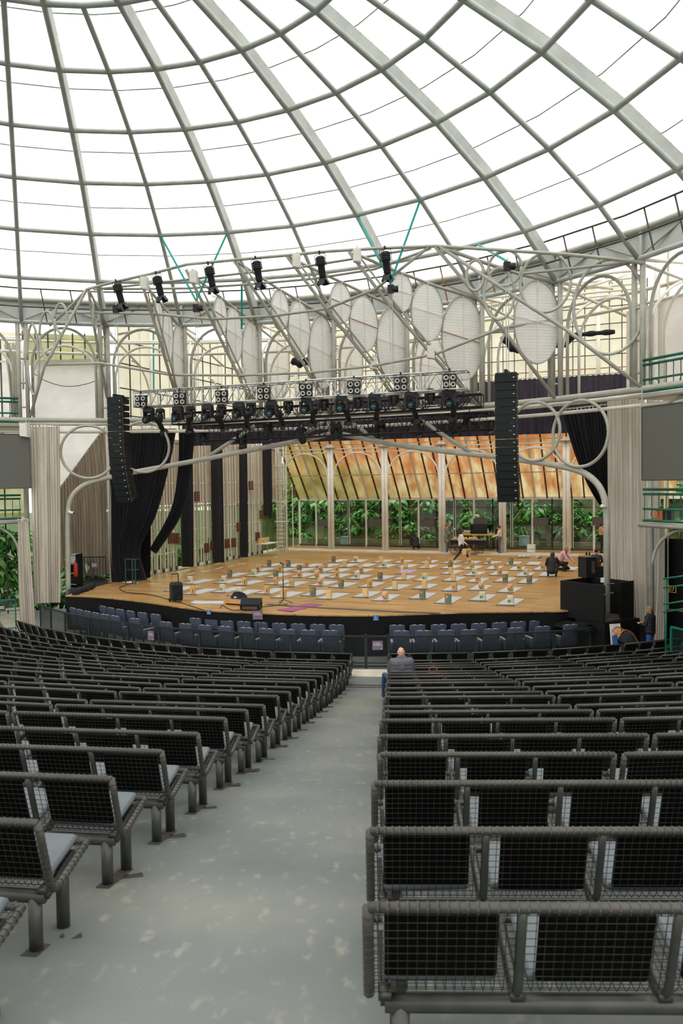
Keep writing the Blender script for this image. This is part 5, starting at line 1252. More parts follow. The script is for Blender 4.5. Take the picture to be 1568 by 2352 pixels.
# wheelchair symbols on the stage front
mat('sign_blue', '2f6fb0', '2a66a5', 4, .5)
for k, (x, y, w) in enumerate(((480, 1411, .15), (863, 1425, .17))):
    d = ray(x, y); f_ = min(fr, key=lambda q: abs(proj(V((q.x, q.y, ST)))[0] - x)); P = CAMPOS + d*((f_.y - .02)/d.y)
    t_ = thing('access_sign', 'small blue wheelchair symbol sign on the stage front, %s' % ('near the portable loudspeaker' if k == 0 else 'opposite the aisle'), 'sign', P - V((0, .03, 0)), -.15 if k == 0 else 0)
    m = MB(); m.box((0, 0, w/2), (w, .01, w)); m.build('board', 'sign_blue', t_)
    m = MB(); q = w/.17; yy = -.008
    m.lathe([(.013*q, -.001), (.013*q, .001)], (-.012*q, yy, .142*q), 10, Matrix.Rotation(PI/2, 3, 'X'))
    for a_, b_ in (((-.012, .122), (-.005, .075)), ((-.005, .075), (.035, .075)), ((.035, .075), (.05, .035)), ((-.01, .1), (.03, .1))): m.bar((a_[0]*q, yy, a_[1]*q), (b_[0]*q, yy, b_[1]*q), .014*q, .004)
    m.tube([V((-.005*q + .04*q*math.cos(an), yy, .06*q + .04*q*math.sin(an))) for an in [1.7 + .33*i for i in range(14)]], .006*q, 5); m.build('wheelchair_symbol', 'white_paint', t_)
# portable loudspeaker with raised handle
t_ = thing('portable_speaker', 'black portable loudspeaker with raised trolley handle at the stage left', 'loudspeaker', gz(405, 1382, ST), RZS + .9)
m = MB(); rows = []
for (z, k) in ((.06, .92), (.12, 1), (.62, 1), (.70, .86)): rows.append([V((x*k, y*k, z)) for x, y in ((-.17, -.19), (.17, -.19), (.2, -.14), (.2, .14), (.17, .19), (-.17, .19), (-.2, .14), (-.2, -.14))])
m.grid(rows, closed=True); m.add(rows[-1], [tuple(range(8))]); m.add(rows[0], [tuple(range(7, -1, -1))]); m.build('cabinet', 'black_metal', t_, False)
m = MB(); m.box((0, -.192, .37), (.3, .012, .46)); m.build('grille', 'black_grille', t_)
for z, r_ in ((.25, .13), (.5, .08)): m = MB(); m.lathe([(r_, 0), (r_*.9, .015), (r_*.3, -.0)], (0, -.197, z), 18, Matrix.Rotation(PI/2, 3, 'X')); m.build('cone', 'black_paint', t_)
for s_ in (-1, 1): m = MB(); m.lathe([(.06, -.025), (.075, 0), (.06, .025)], (s_*.2, .14, .07), 14, Matrix.Rotation(PI/2, 3, 'Y')); m.build('wheel', 'black_paint', t_)
m = MB(); m.tube([V((-.12, .1, .66)), V((-.12, .1, .96))], .016, 6); m.build('handle_post', 'orange', t_); m = MB(); m.tube([V((-.12, .1, .96)), V((-.1, .1, .99)), V((.1, .1, .99)), V((.12, .1, .96)), V((.12, .1, .66))], .018, 6); m.build('handle', 'black_metal', t_)
# wedge monitor
t_ = thing('stage_monitor', 'black wedge stage monitor on the stage front edge', 'loudspeaker', gz(577, 1401, ST), RZS + .25)
m = MB(); pf = [(-.2, .03), (-.22, .2), (-.05, .4), (.16, .38), (.22, .12), (.16, .03)]; m.extrude([V((-.33, y, z)) for y, z in pf], (.66, 0, 0)); m.build('cabinet', 'black_metal', t_)
m = MB(); a_, b_ = V((0, -.22, .2)), V((0, -.05, .4)); nn = V((0, -.76, .65)); c_ = (a_ + b_)/2 + nn*.006; m.bar(c_ + V((-.3, 0, 0)), c_ + V((.3, 0, 0)), .24, .012, nn); m.build('grille', 'black_grille', t_)
m = MB(); m.box((0, -.215, .1), (.5, .01, .1)); m.build('socket_panel', 'steel_dark', t_)
m = MB(); m.box((.34, 0, .22), (.02, .16, .06)); m.box((-.34, 0, .22), (.02, .16, .06)); m.build('handle_recess', 'black_paint', t_)
# microphone stand
t_ = thing('microphone_stand', 'thin black microphone stand near the front of the stage', 'microphone stand', gz(651, 1386, ST), RZS)
m = MB(); m.tube([V((0, 0, .12)), V((0, 0, .8))], .016, 7); m.tube([V((0, 0, .8)), V((0, 0, 1.34))], .011, 6); m.build('pole', 'black_metal', t_)
for k in range(3): an = 2*PI*k/3 + .5; m = MB(); m.tube([V((0, 0, .13)), V((.32*math.cos(an), .32*math.sin(an), .015))], .012, 6); m.build('leg', 'black_metal', t_)
m = MB(); m.lathe([(.02, -.02), (.028, .0), (.02, .03)], (0, 0, .8), 8); m.build('clutch', 'black_metal', t_)
m = MB(); m.tube([V((0, 0, 1.34)), V((.03, -.05, 1.38))], .014, 6); m.build('clip', 'black_metal', t_); m = MB(); m.tube([V((.05, .02, 1.36)), V((0, -.16, 1.42))], [.013, .02], 8); m.ball((0, -.18, 1.425), .03); m.build('microphone', 'black_paint', t_, True)
# tray table with bag between the monitors
t_ = thing('low_tray', 'pale wooden tray lying beside the wedge monitor', 'tray', gz(548, 1388, ST), RZS - .1)
m = MB(); m.box((0, 0, .07), (.95, .45, .04)); m.build('top', 'ply', t_)
for x in (-.4, .4): m = MB(); m.box((x, 0, .025), (.06, .4, .05)); m.build('foot', 'ply', t_)
m = MB(); m.box((-.05, -.26, .13), (.8, .02, .14)); m.build('front_board', 'ply', t_)
t_ = thing('gear_bag', 'black padded gear bag with a white tag beside the low tray', 'bag', gz(549, 1374, ST), RZS)
m = MB(); rows = []
for k in range(6): s_ = k/5; rows.append([V((.33*math.cos(2*PI*q/18)*math.cos(s_*1.45), .2*math.sin(2*PI*q/18)*math.cos(s_*1.45), .24*math.sin(s_*1.5))) for q in range(18)])
m.grid(rows, closed=True); m.build('body', 'black_cloth', t_, True); m = MB(); m.tube([V((-.2, -.1, .17)), V((-.08, -.16, .25)), V((.08, -.16, .25)), V((.2, -.1, .17))], .014, 6); m.build('strap', 'black_cloth', t_); m = MB(); m.box((-.05, -.2, .06), (.12, .01, .06)); m.build('tag', 'blue_bin', t_)
m = MB(); m.tube(smooth_path([gz(x, y, ST + .015) for x, y in ((660, 1388), (620, 1392), (575, 1396), (540, 1402), (525, 1398), (510, 1390), (506, 1396))]), .012, 5); tag(m.build('stage_cable', 'black_metal', None, True), 'thin black cable looping round the wedge monitor', 'cable')

# back table with paper bags
t_ = thing('folding_table', 'white folding table holding paper bags at the left stage wall', 'table', S(1.05, -4.3, ST), RZS + PI/2)
m = MB(); m.box((0, 0, .73), (1.5, .7, .04)); m.build('tabletop', 'white_paint', t_)
for x in (-.6, .6):
    for y in (-.28, .28): m = MB(); m.tube([V((x, y, 0)), V((x*.95, y, .71))], .014, 5); m.build('leg', 'steel_dim', t_)
for k in range(9): q = S(1.05 - .2 + .0*k, -4.9 + .13*k, ST + .752); bag('OYPFOYPOW'[k], q, RZS + PI/2 + .1, 'paper bag standing on the white folding table, %s in its row' % ordn(k), 'paper bags on the folding table')
# brown panels hung along the back windows
for k, (x, y) in enumerate(((743, 1200), (860, 1200), (981, 1200), (1103, 1199), (1241, 1198), (1378, 1197))):
    p = pa(x, y + 9, AG - .4); t_ = thing('hanging_panel', 'grey-brown rectangular panel hung before the back windows, %s from the left' % ordn(k), 'panel', p, RZS, 'grey-brown panels at the back windows')
    m = MB(); m.box((0, 0, .22), (.86, .05, .48)); m.build('board', 'brown_panel', t_); m = MB(); 
    for s_ in (-.3, .3): m = MB(); m.tube([V((s_, 0, .44)), V((s_, .05, ZW - p.z))], .006, 4); m.build('wire', 'steel_dim', t_)
# bins and crates
for k, (x, y, a) in enumerate(((793, 1250, AG + .5), (1203, 1250, AG + .5))):
    t_ = thing('plastic_bin', 'pale blue plastic bin outside the back window, %s' % ('left' if k == 0 else 'right of the cart'), 'bin', pa(x, y + 4, a), RZS)
    m = MB(); m.prism([(-.28, -.22), (.28, -.22), (.28, .22), (-.28, .22)], .02, .58); m.build('body', 'blue_bin', t_); m = MB(); m.box((0, 0, .6), (.62, .5, .05)); m.build('lid', 'blue_bin', t_)
t_ = thing('bottle_crate', 'stack of clear white plastic crates at the back window', 'crate', gz(1220, 1269, ST + .05), RZS)
for z in (.0, .23): m = MB(); m.box((0, 0, z + .11), (.42, .4, .2)); c = m.build('crate', 'white_paint', t_); m = MB(); m.box((0, 0, z + .21), (.45, .43, .02)); m.build('rim', 'white_paint', c)
t_ = thing('wooden_platform', 'low orange wooden platform at the back right of the stage', 'platform', gz(1362, 1284, ST), RZS)
m = MB(); m.box((0, .3, .16), (1.5, .6, .04)); m.build('deck', 'ply', t_)
for x in (-.68, 0, .68): m = MB(); m.box((x, .3, .07), (.06, .56, .14)); m.build('bearer', 'ply', t_)
m = MB(); m.box((0, .01, .08), (1.5, .03, .15)); m.build('front_board', 'kraft_orange', t_)
for k, x in enumerate((-.35, -.2)):
    q = Matrix.Rotation(RZS, 4, 'Z') @ V((x, .15, .18)); sh = thing('black_shoe', 'black shoe on the wooden platform, %s of the pair' % ('left' if k == 0 else 'right'), 'shoe', gz(1362, 1284, ST) + q, RZS + .2)
    m = MB(); m.ball((0, .1, .05), (.045, .11, .05)); m.ball((0, -.03, .09), (.04, .06, .1)); m.build('upper', 'black_paint', sh, True); m = MB(); m.box((0, .05, .012), (.085, .27, .024)); m.build('sole', 'black_metal', sh)

# ================================================================== REFRESHMENT CART, BAR AND TELEVISION
cp = gz(1080, 1273, ST); ct = thing('serving_cart', 'black draped serving cart with rusty spoked wheels and fruit', 'cart', cp, RZS + .12)
m = MB(); m.box((-.1, .1, .80), (1.95, .75, .05)); m.build('tray', 'ply', ct)
m = MB(); rows = []
for z in (.82, .7, .54): rows.append([V((-.1 + 1.0*math.cos(0) * x, .1 + y, z)) + V((0, -.015*math.sin(9*x) if y < 0 else 0, 0)) for x, y in [(-1.0 + .1*k, -.4) for k in range(21)] + [(1.0, -.2), (1.0, .2), (1.0, .4)] + [(1.0 - .1*k, .4) for k in range(1, 21)] + [(-1.0, .2), (-1.0, -.2)]])
m.grid(rows, closed=True); m.build('drape', 'black_cloth', ct, True)
m = MB(); m.box((-.1, .1, .55), (1.8, .6, .05)); m.build('chassis', 'steel_dark', ct)
for (x, y) in ((.2, -.36), (.45, .5), (-.82, -.36), (-.6, .5)):
    m = MB(); R_ = Matrix.Rotation(PI/2, 3, 'X'); m.tube([V((x + .29*math.cos(2*PI*k/24), y, .30 + .29*math.sin(2*PI*k/24))) for k in range(24)], .018, 6, closed=True); w_ = m.build('wheel', 'rust_dark', ct, True)
    m = MB(); m.lathe([(.05, -.04), (.05, .04)], (x, y, .30), 10, R_)
    for k in range(6): an = PI*k/6; m.tube([V((x + .29*math.cos(an), y, .30 + .29*math.sin(an))), V((x - .29*math.cos(an), y, .30 - .29*math.sin(an)))], .009, 5)
    m.build('spokes', 'rust_dark', w_)
def local(P, t_, rz): return V(P) + Matrix.Rotation(rz, 3, 'Z') @ V(t_)
for k, x in enumerate((-.85, -.28, .02, .25)):
    bw = thing('fruit_tray', 'grey tray on the cart heaped with fruit, %s from the left' % ordn(k), 'tray', local(cp, (x, 0, .83), RZS + .12), RZS + .12)
    m = MB(); m.lathe([(.13, 0), (.17, .06), (.16, .06), (.12, .012)], (0, 0, 0), 14); m.build('dish', 'steel_dim', bw, True)
    for q in range(8):
        an = q*2.4; fr_ = thing('fruit', '%s fruit on the cart tray %s from the left' % (('yellow', 'orange')[(q + k) % 2], ordn(k)), 'fruit', local(cp, (x + .09*math.cos(an)*(q > 0), .09*math.sin(an)*(q > 0), .865 + .04*(q < 4)), RZS + .12), an, 'fruit on the cart')
        m = MB(); m.ball((0, 0, .03), (.05, .04, .04), n=8, m=5); m.build('flesh', 'p_yellow' if (q + k) % 2 == 0 else 'p_orange', fr_, True); m = MB(); m.tube([V((0, 0, .065)), V((.01, 0, .085))], .006, 4); m.build('stalk', 'p_brown', fr_)
for k in range(4): 
    m = MB(); m.box((0, 0, .03), (.13, .1, .06)); o = m.build('snack_box', ('sign_blue', 'p_yellow', 'sign_blue', 'p_orange')[k]); o.location = local(cp, (.55 + .09*k, -.1 + .12*(k % 2), .83), RZS + .12); tag(o, '%s snack box at the right end of the cart, %s' % (('blue', 'yellow', 'blue', 'orange')[k], ('front left', 'back left', 'front right', 'back right')[k]), 'box', 'snack boxes on the cart')
bp_ = S(10.62, -1.55, ST); bp_ = gz(1100, 1262, ST + .0); bp_ = V((bp_.x, bp_.y, ST + .05)); br = thing('bar_counter', 'high wooden bar counter on a black frame behind the cart', 'counter', bp_, RZS)
m = MB(); m.box((0, 0, .86), (2.0, .55, .09)); m.build('counter_top', 'kraft_orange', br)
for x in (.5, .88): 
    for y in (-.2, .2): m = MB(); m.box((x, y, .41), (.05, .05, .82)); m.build('leg', 'black_metal', br)
for x in (-.9, -.5): m = MB(); m.box((x, 0, .41), (.05, .4, .82)); m.build('leg', 'black_metal', br)
m = MB(); m.box((.69, 0, .03), (.43, .45, .04)); m.build('foot_bar', 'black_metal', br)
def cup(x, y, k, h=.2):
    o = MB().lathe([(.035, 0), (.045, h), (.04, h), (.03, .01)], (0, 0, 0), 10).build('paper_cup', 'white_paint', None, True); o.location = local(bp_, (x, y, .905), RZS); tag(o, 'stack of white paper cups on the bar, %s from the left' % ordn(k), 'cup', 'cup stacks on the bar')
for k in range(5): cup(-.95 + .1*k, .0, k)
for k, x in enumerate((-.38, -.24, .55)):
    bo = thing('drink_bottle', 'small bottle on the bar, %s' % ('clear with white label', 'amber with red label', 'white with blue cap')[k], 'bottle', local(bp_, (x, -.05, .905), RZS))
    m = MB(); m.lathe([(.05, 0), (.05, .2), (.022, .27), (.022, .33)], (0, 0, 0), 12); m.build('glass', ('blue_bin', 'p_orange', 'white_paint')[k], bo, True); m = MB(); m.lathe([(.026, .33), (.026, .36)], (0, 0, 0), 10); m.build('cap', ('black_metal', 'red', 'sign_blue')[k], bo); m = MB(); m.lathe([(.052, .06), (.052, .16)], (0, 0, 0), 12); m.build('label', ('white_paint', 'red', 'white_paint')[k], bo)
tv = thing('television', 'black flat television standing behind the bar', 'television', S(10.9, 2.2, ST + .05), RZS); q = pa(1099, 1226, 2.2); tv.location = V((q.x, q.y, ST + .05)); zt = q.z - ST - .05
m = MB(); m.box((0, 0, zt + .29), (1.0, .05, .58)); m.build('bezel', 'black_paint', tv); m = MB(); m.box((0, -.028, zt + .295), (.96, .006, .54)); m.build('display', 'glass_black', tv)
m = MB(); m.tube([V((0, .03, .02)), V((0, .03, zt + .2))], .03, 8); m.build('stand_pole', 'black_metal', tv); m = MB(); m.box((0, 0, .02), (.7, .4, .03)); m.build('stand_base', 'black_metal', tv)

# ================================================================== LEFT WING CLUTTER
p = gz(205, 1334, ST); t_ = thing('crowd_barrier', 'black crowd barrier with a small notice in the left wing', 'barrier', p, RZS + .35)
for z in (.12, 1.05): m = MB(); m.tube([V((-.85, 0, z)), V((.75, 0, z))], .022, 6); m.build('rail', 'black_metal', t_, True)
for k in range(13): m = MB(); m.tube([V((-.85 + 1.6*k/12, 0, .12)), V((-.85 + 1.6*k/12, 0, 1.05))], .012, 5); m.build('bar', 'black_metal', t_)
for x in (-.75, .65): m = MB(); m.bar((x, -.3, .03), (x, .3, .03), .06, .04); m.bar((x, 0, .03), (x, 0, .12), .04); m.build('foot', 'black_metal', t_)
m = MB(); m.box((.25, -.03, .68), (.26, .01, .26)); m.build('notice', 'sign_mauve', t_); m = MB(); m.box((.25, -.037, .73), (.2, .004, .04)); m.box((.25, -.037, .66), (.2, .004, .04)); m.build('notice_lines', 'white_paint', t_)
p = gz(164, 1350, ST); t_ = thing('equipment_rack', 'black equipment rack with a white panel beside the arch post', 'rack', p + V((.02, .5, 0)), RZS)
for x in (-.16, .2): m = MB(); m.box((x, 0, .68), (.03, .4, 1.36)); m.build('upright', 'black_metal', t_)
for z in (.1, .55, .95, 1.33): m = MB(); m.box((.02, 0, z), (.36, .4, .04)); m.build('shelf', 'steel_dim', t_)
m = MB(); m.box((.02, -.02, 1.14), (.3, .3, .3)); m.build('device', 'white_paint', t_); m = MB(); m.box((.02, -.02, .3), (.3, .34, .34)); m.build('device', 'black_paint', t_)
t_ = thing('fire_extinguisher', 'red fire extinguisher hanging on the rack by the arch post', 'fire extinguisher', gz(168, 1350, ST) + V((.14, -.05, .45)), 0)
m = MB(); m.lathe([(.07, 0), (.085, .03), (.085, .5), (.04, .58), (.025, .62)], (0, 0, 0), 14); m.build('cylinder', 'red', t_, True); m = MB(); m.box((.03, 0, .64), (.12, .03, .04)); m.build('valve', 'black_metal', t_); m = MB(); m.tube(smooth_path([V((.06, 0, .63)), V((.13, 0, .5)), V((.11, 0, .25))]), .013, 5); m.build('hose', 'black_metal', t_)
bundle('cable_heap', [gz(x, y, ST + .08) for x, y in ((172, 1362), (185, 1356), (200, 1352), (212, 1345))], .13, 'black_cloth', 'heap of black cloth and cables by the arch post')
t_ = thing('green_guardrail', 'short green guard rail in front of the left black drape', 'railing', pa(300, 1332, -17.3), RZS); t_.location.z = ST
for (z) in (.15, .6, 1.05): m = MB(); m.tube([V((-.25, 0, z)), V((.25, 0, z)), V((.32, .15, z))], .03, 6); m.build('rail', 'green_dark', t_, True)
for x in (-.25, .1, .25): m = MB(); m.tube([V((x, 0, 0)), V((x, 0, 1.05))], .03, 6); m.build('post', 'green_dark', t_)
for k, (x, y) in enumerate(((163, 1176), (1386, 1162))):
    c = pr(x, y, 17.2); t_ = thing('security_camera', 'small white security camera on the %s foot of the arch' % ('left', 'right')[k], 'camera', c, -.4 if k == 0 else .8)
    m = MB(); m.tube([V((-.14, 0, 0)), V((.12, 0, -.04))], .055, 8); m.build('body', 'cam_white', t_, True); m = MB(); m.lathe([(.04, 0), (.035, .02)], (.13, 0, -.045), 8, Matrix.Rotation(PI/2, 3, 'Y')); m.build('lens', 'glass_black', t_); m = MB(); m.tube([V((-.05, 0, .03)), V((-.12, 0, .14))], .02, 5); m.build('bracket', 'cam_white', t_)
# ================================================================== BLACK BOOTH AT THE STAGE RIGHT
A_, B_, C_ = V((7.0, 25.5, 0)), V((7.96, 24.15, 0)), V((9.2, 25.05, 0)); D_ = A_ + C_ - B_; z0, z1 = EYE - 4.42, EYE - 3.27
t_ = thing('stage_booth', 'large black open-topped plywood booth at the right stage front', 'booth', B_ + V((0, 0, 0)))
def wall_(p, q, zz0, zz1, nm, mt_='black_paint', th=.05):
    n = V((-(q-p).y, (q-p).x, 0)).normalized()*th; m = MB(); m.extrude([p + V((0, 0, zz0)), q + V((0, 0, zz0)), q + V((0, 0, zz1)), p + V((0, 0, zz1))], n); return m.build(nm, mt_, t_, world=True)
wall_(A_, B_, z0, z1, 'side_panel'); wall_(D_, A_, z0, z1, 'side_panel'); wall_(C_, D_, z0, z1, 'side_panel'); wall_(B_.lerp(C_, .55), C_, z0, z1 + .02, 'side_panel')
m = MB(); m.extrude([p + V((0, 0, z0)) for p in (A_, B_, C_, D_)], (0, 0, .04)); m.build('booth_floor', 'steel_dark', t_, world=True)
cb = MB(); b2 = [B_ + (B_-D_).normalized()*.1, C_ + V((.15, -.1, 0)), D_ + V((.5, 0, 0)), A_.lerp(B_, .35)]; cb.prism([(p.x, p.y) for p in b2], 0, z0 - .01); cb.build('plinth', 'black_paint', t_, world=True)
m = MB(); e = B_.lerp(C_, .3); m.tube([B_ + V((0, 0, z1 - .28)), e + V((0, 0, z1 - .26))], .02, 6); m.build('grab_bar', 'chrome', t_, world=True)
m = MB(); m.box(B_.lerp(C_, .2) + V((0, 0, z1 + .02)), (.4, .06, .02), Matrix.Rotation(.6, 3, 'Z')); m.build('latch_bar', 'chrome', t_, world=True)
m = MB(); m.box(B_.lerp(D_, .3) + V((.1, 0, z1 + .08)), (.12, .08, .14)); tag(m.build('white_cup', 'white_paint'), 'small white carton standing on the booth edge', 'carton')
q = at(1408, 1332, 26.3); t_ = thing('road_case', 'black open road case behind the booth', 'case', V((q.x, q.y, ST)), .1)
hh = q.z - ST; m = MB(); m.box((0, .25, hh/2), (1.05, .6, hh)); m.build('body', 'black_paint', t_); m = MB(); m.box((0, .54, hh + .2), (1.05, .05, .4)); m.build('lid', 'black_metal', t_)
for x in (-.5, .5): m = MB(); m.box((x, -.06, hh/2), (.03, .02, hh)); m.build('edging', 'steel_dark', t_)
m = MB(); m.box((.1, .5, hh + .3), (.06, .03, .05)); m.build('lock', 'chrome', t_)
q = at(1357, 1327, 26.2); t_ = thing('black_speaker', 'black loudspeaker seen from behind on the stage right', 'loudspeaker', V((q.x, q.y, ST)), .25); hh = q.z - ST
m = MB(); m.extrude([V((-.19, -.02, hh)), V((.19, -.02, hh)), V((.24, .4, hh)), V((-.24, .4, hh))], (0, 0, .68)); m.build('cabinet', 'black_metal', t_)
m = MB(); m.box((.06, -.03, hh + .35), (.12, .02, .42)); m.build('amplifier_panel', 'steel_dark', t_); m = MB(); m.box((.08, -.045, hh + .22), (.05, .01, .05)); m.build('red_button', 'red', t_)
m = MB(); m.tube([V((0, .2, 0)), V((0, .2, hh))], .03, 8); m.build('pole', 'black_metal', t_); m = MB(); m.lathe([(.3, 0), (.3, .03), (.04, .05)], (0, .2, 0), 14); m.build('base', 'black_metal', t_)
# black skirting steps left of the booth
m = MB()
for k in range(3): m.bar(at(1270 + 4*k, 1424 + 6*k, 25.6 - .25*k), at(1352 + 3*k, 1436 + 7*k, 24.4 - .2*k), .25, .05)
tag(m.build('black_ramp', 'black_metal'), 'black stepped ramp edge beside the booth', 'ramp')
# poster leaning against the plinth
q = pc(1419, 17.75, 0); t_ = thing('poster_board', 'white poster board with a yellow and blue print by the stroller', 'poster', q + V((0, .1, 0)), .25)
m = MB(); R_ = Matrix.Rotation(-.12, 3, 'X'); m.box((0, .05, .55), (.36, .02, 1.1), R_); m.build('board', 'white_paint', t_); m = MB(); m.lathe([(.06, 0), (.06, .004)], (.06, -.035, .93), 14, Matrix.Rotation(PI/2, 3, 'X')); m.build('yellow_mark', 'p_yellow', t_); m = MB(); m.box((-.06, .0, .5), (.18, .01, .5), R_); m.build('blue_print', 'sign_blue', t_); m = MB(); m.box((-.07, -.028, .78), (.12, .008, .05), R_); m.build('red_lettering', 'p_red', t_)
# stroller
q = pc(1446, 17.95, 0); t_ = thing('baby_stroller', 'black baby stroller with orange handle and frame', 'stroller', q, .15)
m = MB(); rows = []
for k in range(7): s_ = k/6; rows.append([V((-.26 + .62*c/10, .26*math.cos(PI*s_), .55 + .2*math.sin(PI*s_)*-1 + .16*abs(c/10 - .5))) for c in range(11)])
m.grid(rows); m.build('bassinet', 'black_cloth', t_, True)
m = MB(); m.grid([[V((-.28 + .3*(1-math.cos(an)), .25*math.cos(PI*s_/6), .62 + .3*math.sin(an)*math.sin(PI*s_/6)**.5)) for an in [PI*.5*c/6 for c in range(7)]] for s_ in range(7)]); m.build('hood', 'black_cloth', t_, True)
for s_ in (-.25, .25):
    m = MB(); m.tube(smooth_path([V((.42, s_, .12)), V((.2, s_, .5)), V((-.05, s_, .9)), V((-.3, s_, 1.02)), V((-.42, s_, .92))]), .02, 6); m.build('frame_tube', 'rose_frame', t_, True); m = MB(); m.tube([V((-.25, s_, .1)), V((.25, s_, .55))], .018, 6); m.build('frame_tube', 'black_metal', t_)
    for x, r_ in ((.42, .10), (-.27, .15)): m = MB(); m.lathe([(r_*.8, -.025), (r_, -.015), (r_, .015), (r_*.8, .025)], (x, s_*1.1, r_), 16, Matrix.Rotation(PI/2, 3, 'X')); m.build('wheel', 'black_paint', t_, True)
m = MB(); m.tube([V((-.42, -.25, .92)), V((-.45, 0, .9)), V((-.42, .25, .92))], .024, 7); m.build('handle', 'orange', t_, True); m = MB(); m.box((.0, 0, .22), (.5, .4, .12)); m.build('basket', 'black_cloth', t_)

# ================================================================== PEOPLE
import numpy as np
def capsule(mb, p, q, r0, r1, n=12):
    p, q = V(p), V(q); d = q - p; L = max(d.length, 1e-4); t = d/L; pts = []; rs = []
    for k in range(4): an = PI/2*(1 - k/4); pts.append(p - t*r0*math.sin(an)*.98); rs.append(max(.002, r0*math.cos(an)))
    pts.append(p); rs.append(r0); pts.append(q); rs.append(r1)
    for k in range(1, 5): an = PI/2*k/4; pts.append(q + t*r1*math.sin(an)*.98); rs.append(max(.002, r1*math.cos(an)))
    mb.tube(pts, rs, n)
def fuse(prims, voxel, name, tags):
    """one continuous surface from overlapping limbs; faces take the material of the nearest limb"""
    mb = MB()
    for P in prims:
        if P[0] == 'c': capsule(mb, P[1], P[2], P[3], P[4])
        else: mb.ball(P[1], P[2], P[3] if len(P) > 4 else None, 14, 10)
    me = mb.mesh(name, 'skin'); ob = bpy.data.objects.new(name, me); COL.objects.link(ob)
    md = ob.modifiers.new('r', 'REMESH'); md.mode = 'VOXEL'; md.voxel_size = voxel
    sm = ob.modifiers.new('s', 'SMOOTH'); sm.iterations = 3; sm.factor = .5
    dg = bpy.context.evaluated_depsgraph_get(); me2 = bpy.data.meshes.new_from_object(ob.evaluated_get(dg)); bpy.data.objects.remove(ob); bpy.data.meshes.remove(me)
    nv = len(me2.vertices); co = np.empty(nv*3, 'f'); me2.vertices.foreach_get('co', co); co = co.reshape(-1, 3)
    npoly = len(me2.polygons); cen = np.empty(npoly*3, 'f'); me2.polygons.foreach_get('center', cen); cen = cen.reshape(-1, 3)
    names = []; best = np.full(npoly, 1e9); idx = np.zeros(npoly, 'i')
    for P in prims:
        tg = P[-1]
        if tg not in names: names.append(tg)
        if P[0] == 'c':
            a, b = np.array(P[1]), np.array(P[2]); ab = b - a; s_ = np.clip(((cen - a) @ ab)/max(1e-9, ab @ ab), 0, 1); d = np.linalg.norm(cen - a - s_[:, None]*ab, axis=1) - (P[3] + (P[4]-P[3])*s_)
        else:
            c, r = np.array(P[1]), np.array(P[2] if isinstance(P[2], (tuple, list)) else (P[2],)*3); q = (cen - c)/r; d = (np.linalg.norm(q, axis=1) - 1)*r.min()
        mk = d < best; best[mk] = d[mk]; idx[mk] = names.index(tg)
    me2.materials.clear()
    for n in names: me2.materials.append(MT[tags[n]])
    me2.polygons.foreach_set('material_index', idx); me2.polygons.foreach_set('use_smooth', [True]*npoly); me2.update(); return me2
STAND = dict(pelvis=(0, 0, .93), chest=(0, 0, 1.24), neck=(0, 0, 1.43), head=(0, .03, 1.56), sh_l=(-.17, 0, 1.37), sh_r=(.17, 0, 1.37), el_l=(-.23, -.02, 1.1), el_r=(.23, -.02, 1.1), wr_l=(-.24, .08, .88), wr_r=(.24, .08, .88),
             hip_l=(-.09, 0, .9), hip_r=(.09, 0, .9), kn_l=(-.1, .02, .49), kn_r=(.1, .02, .49), an_l=(-.1, -.02, .08), an_r=(.1, -.02, .08))
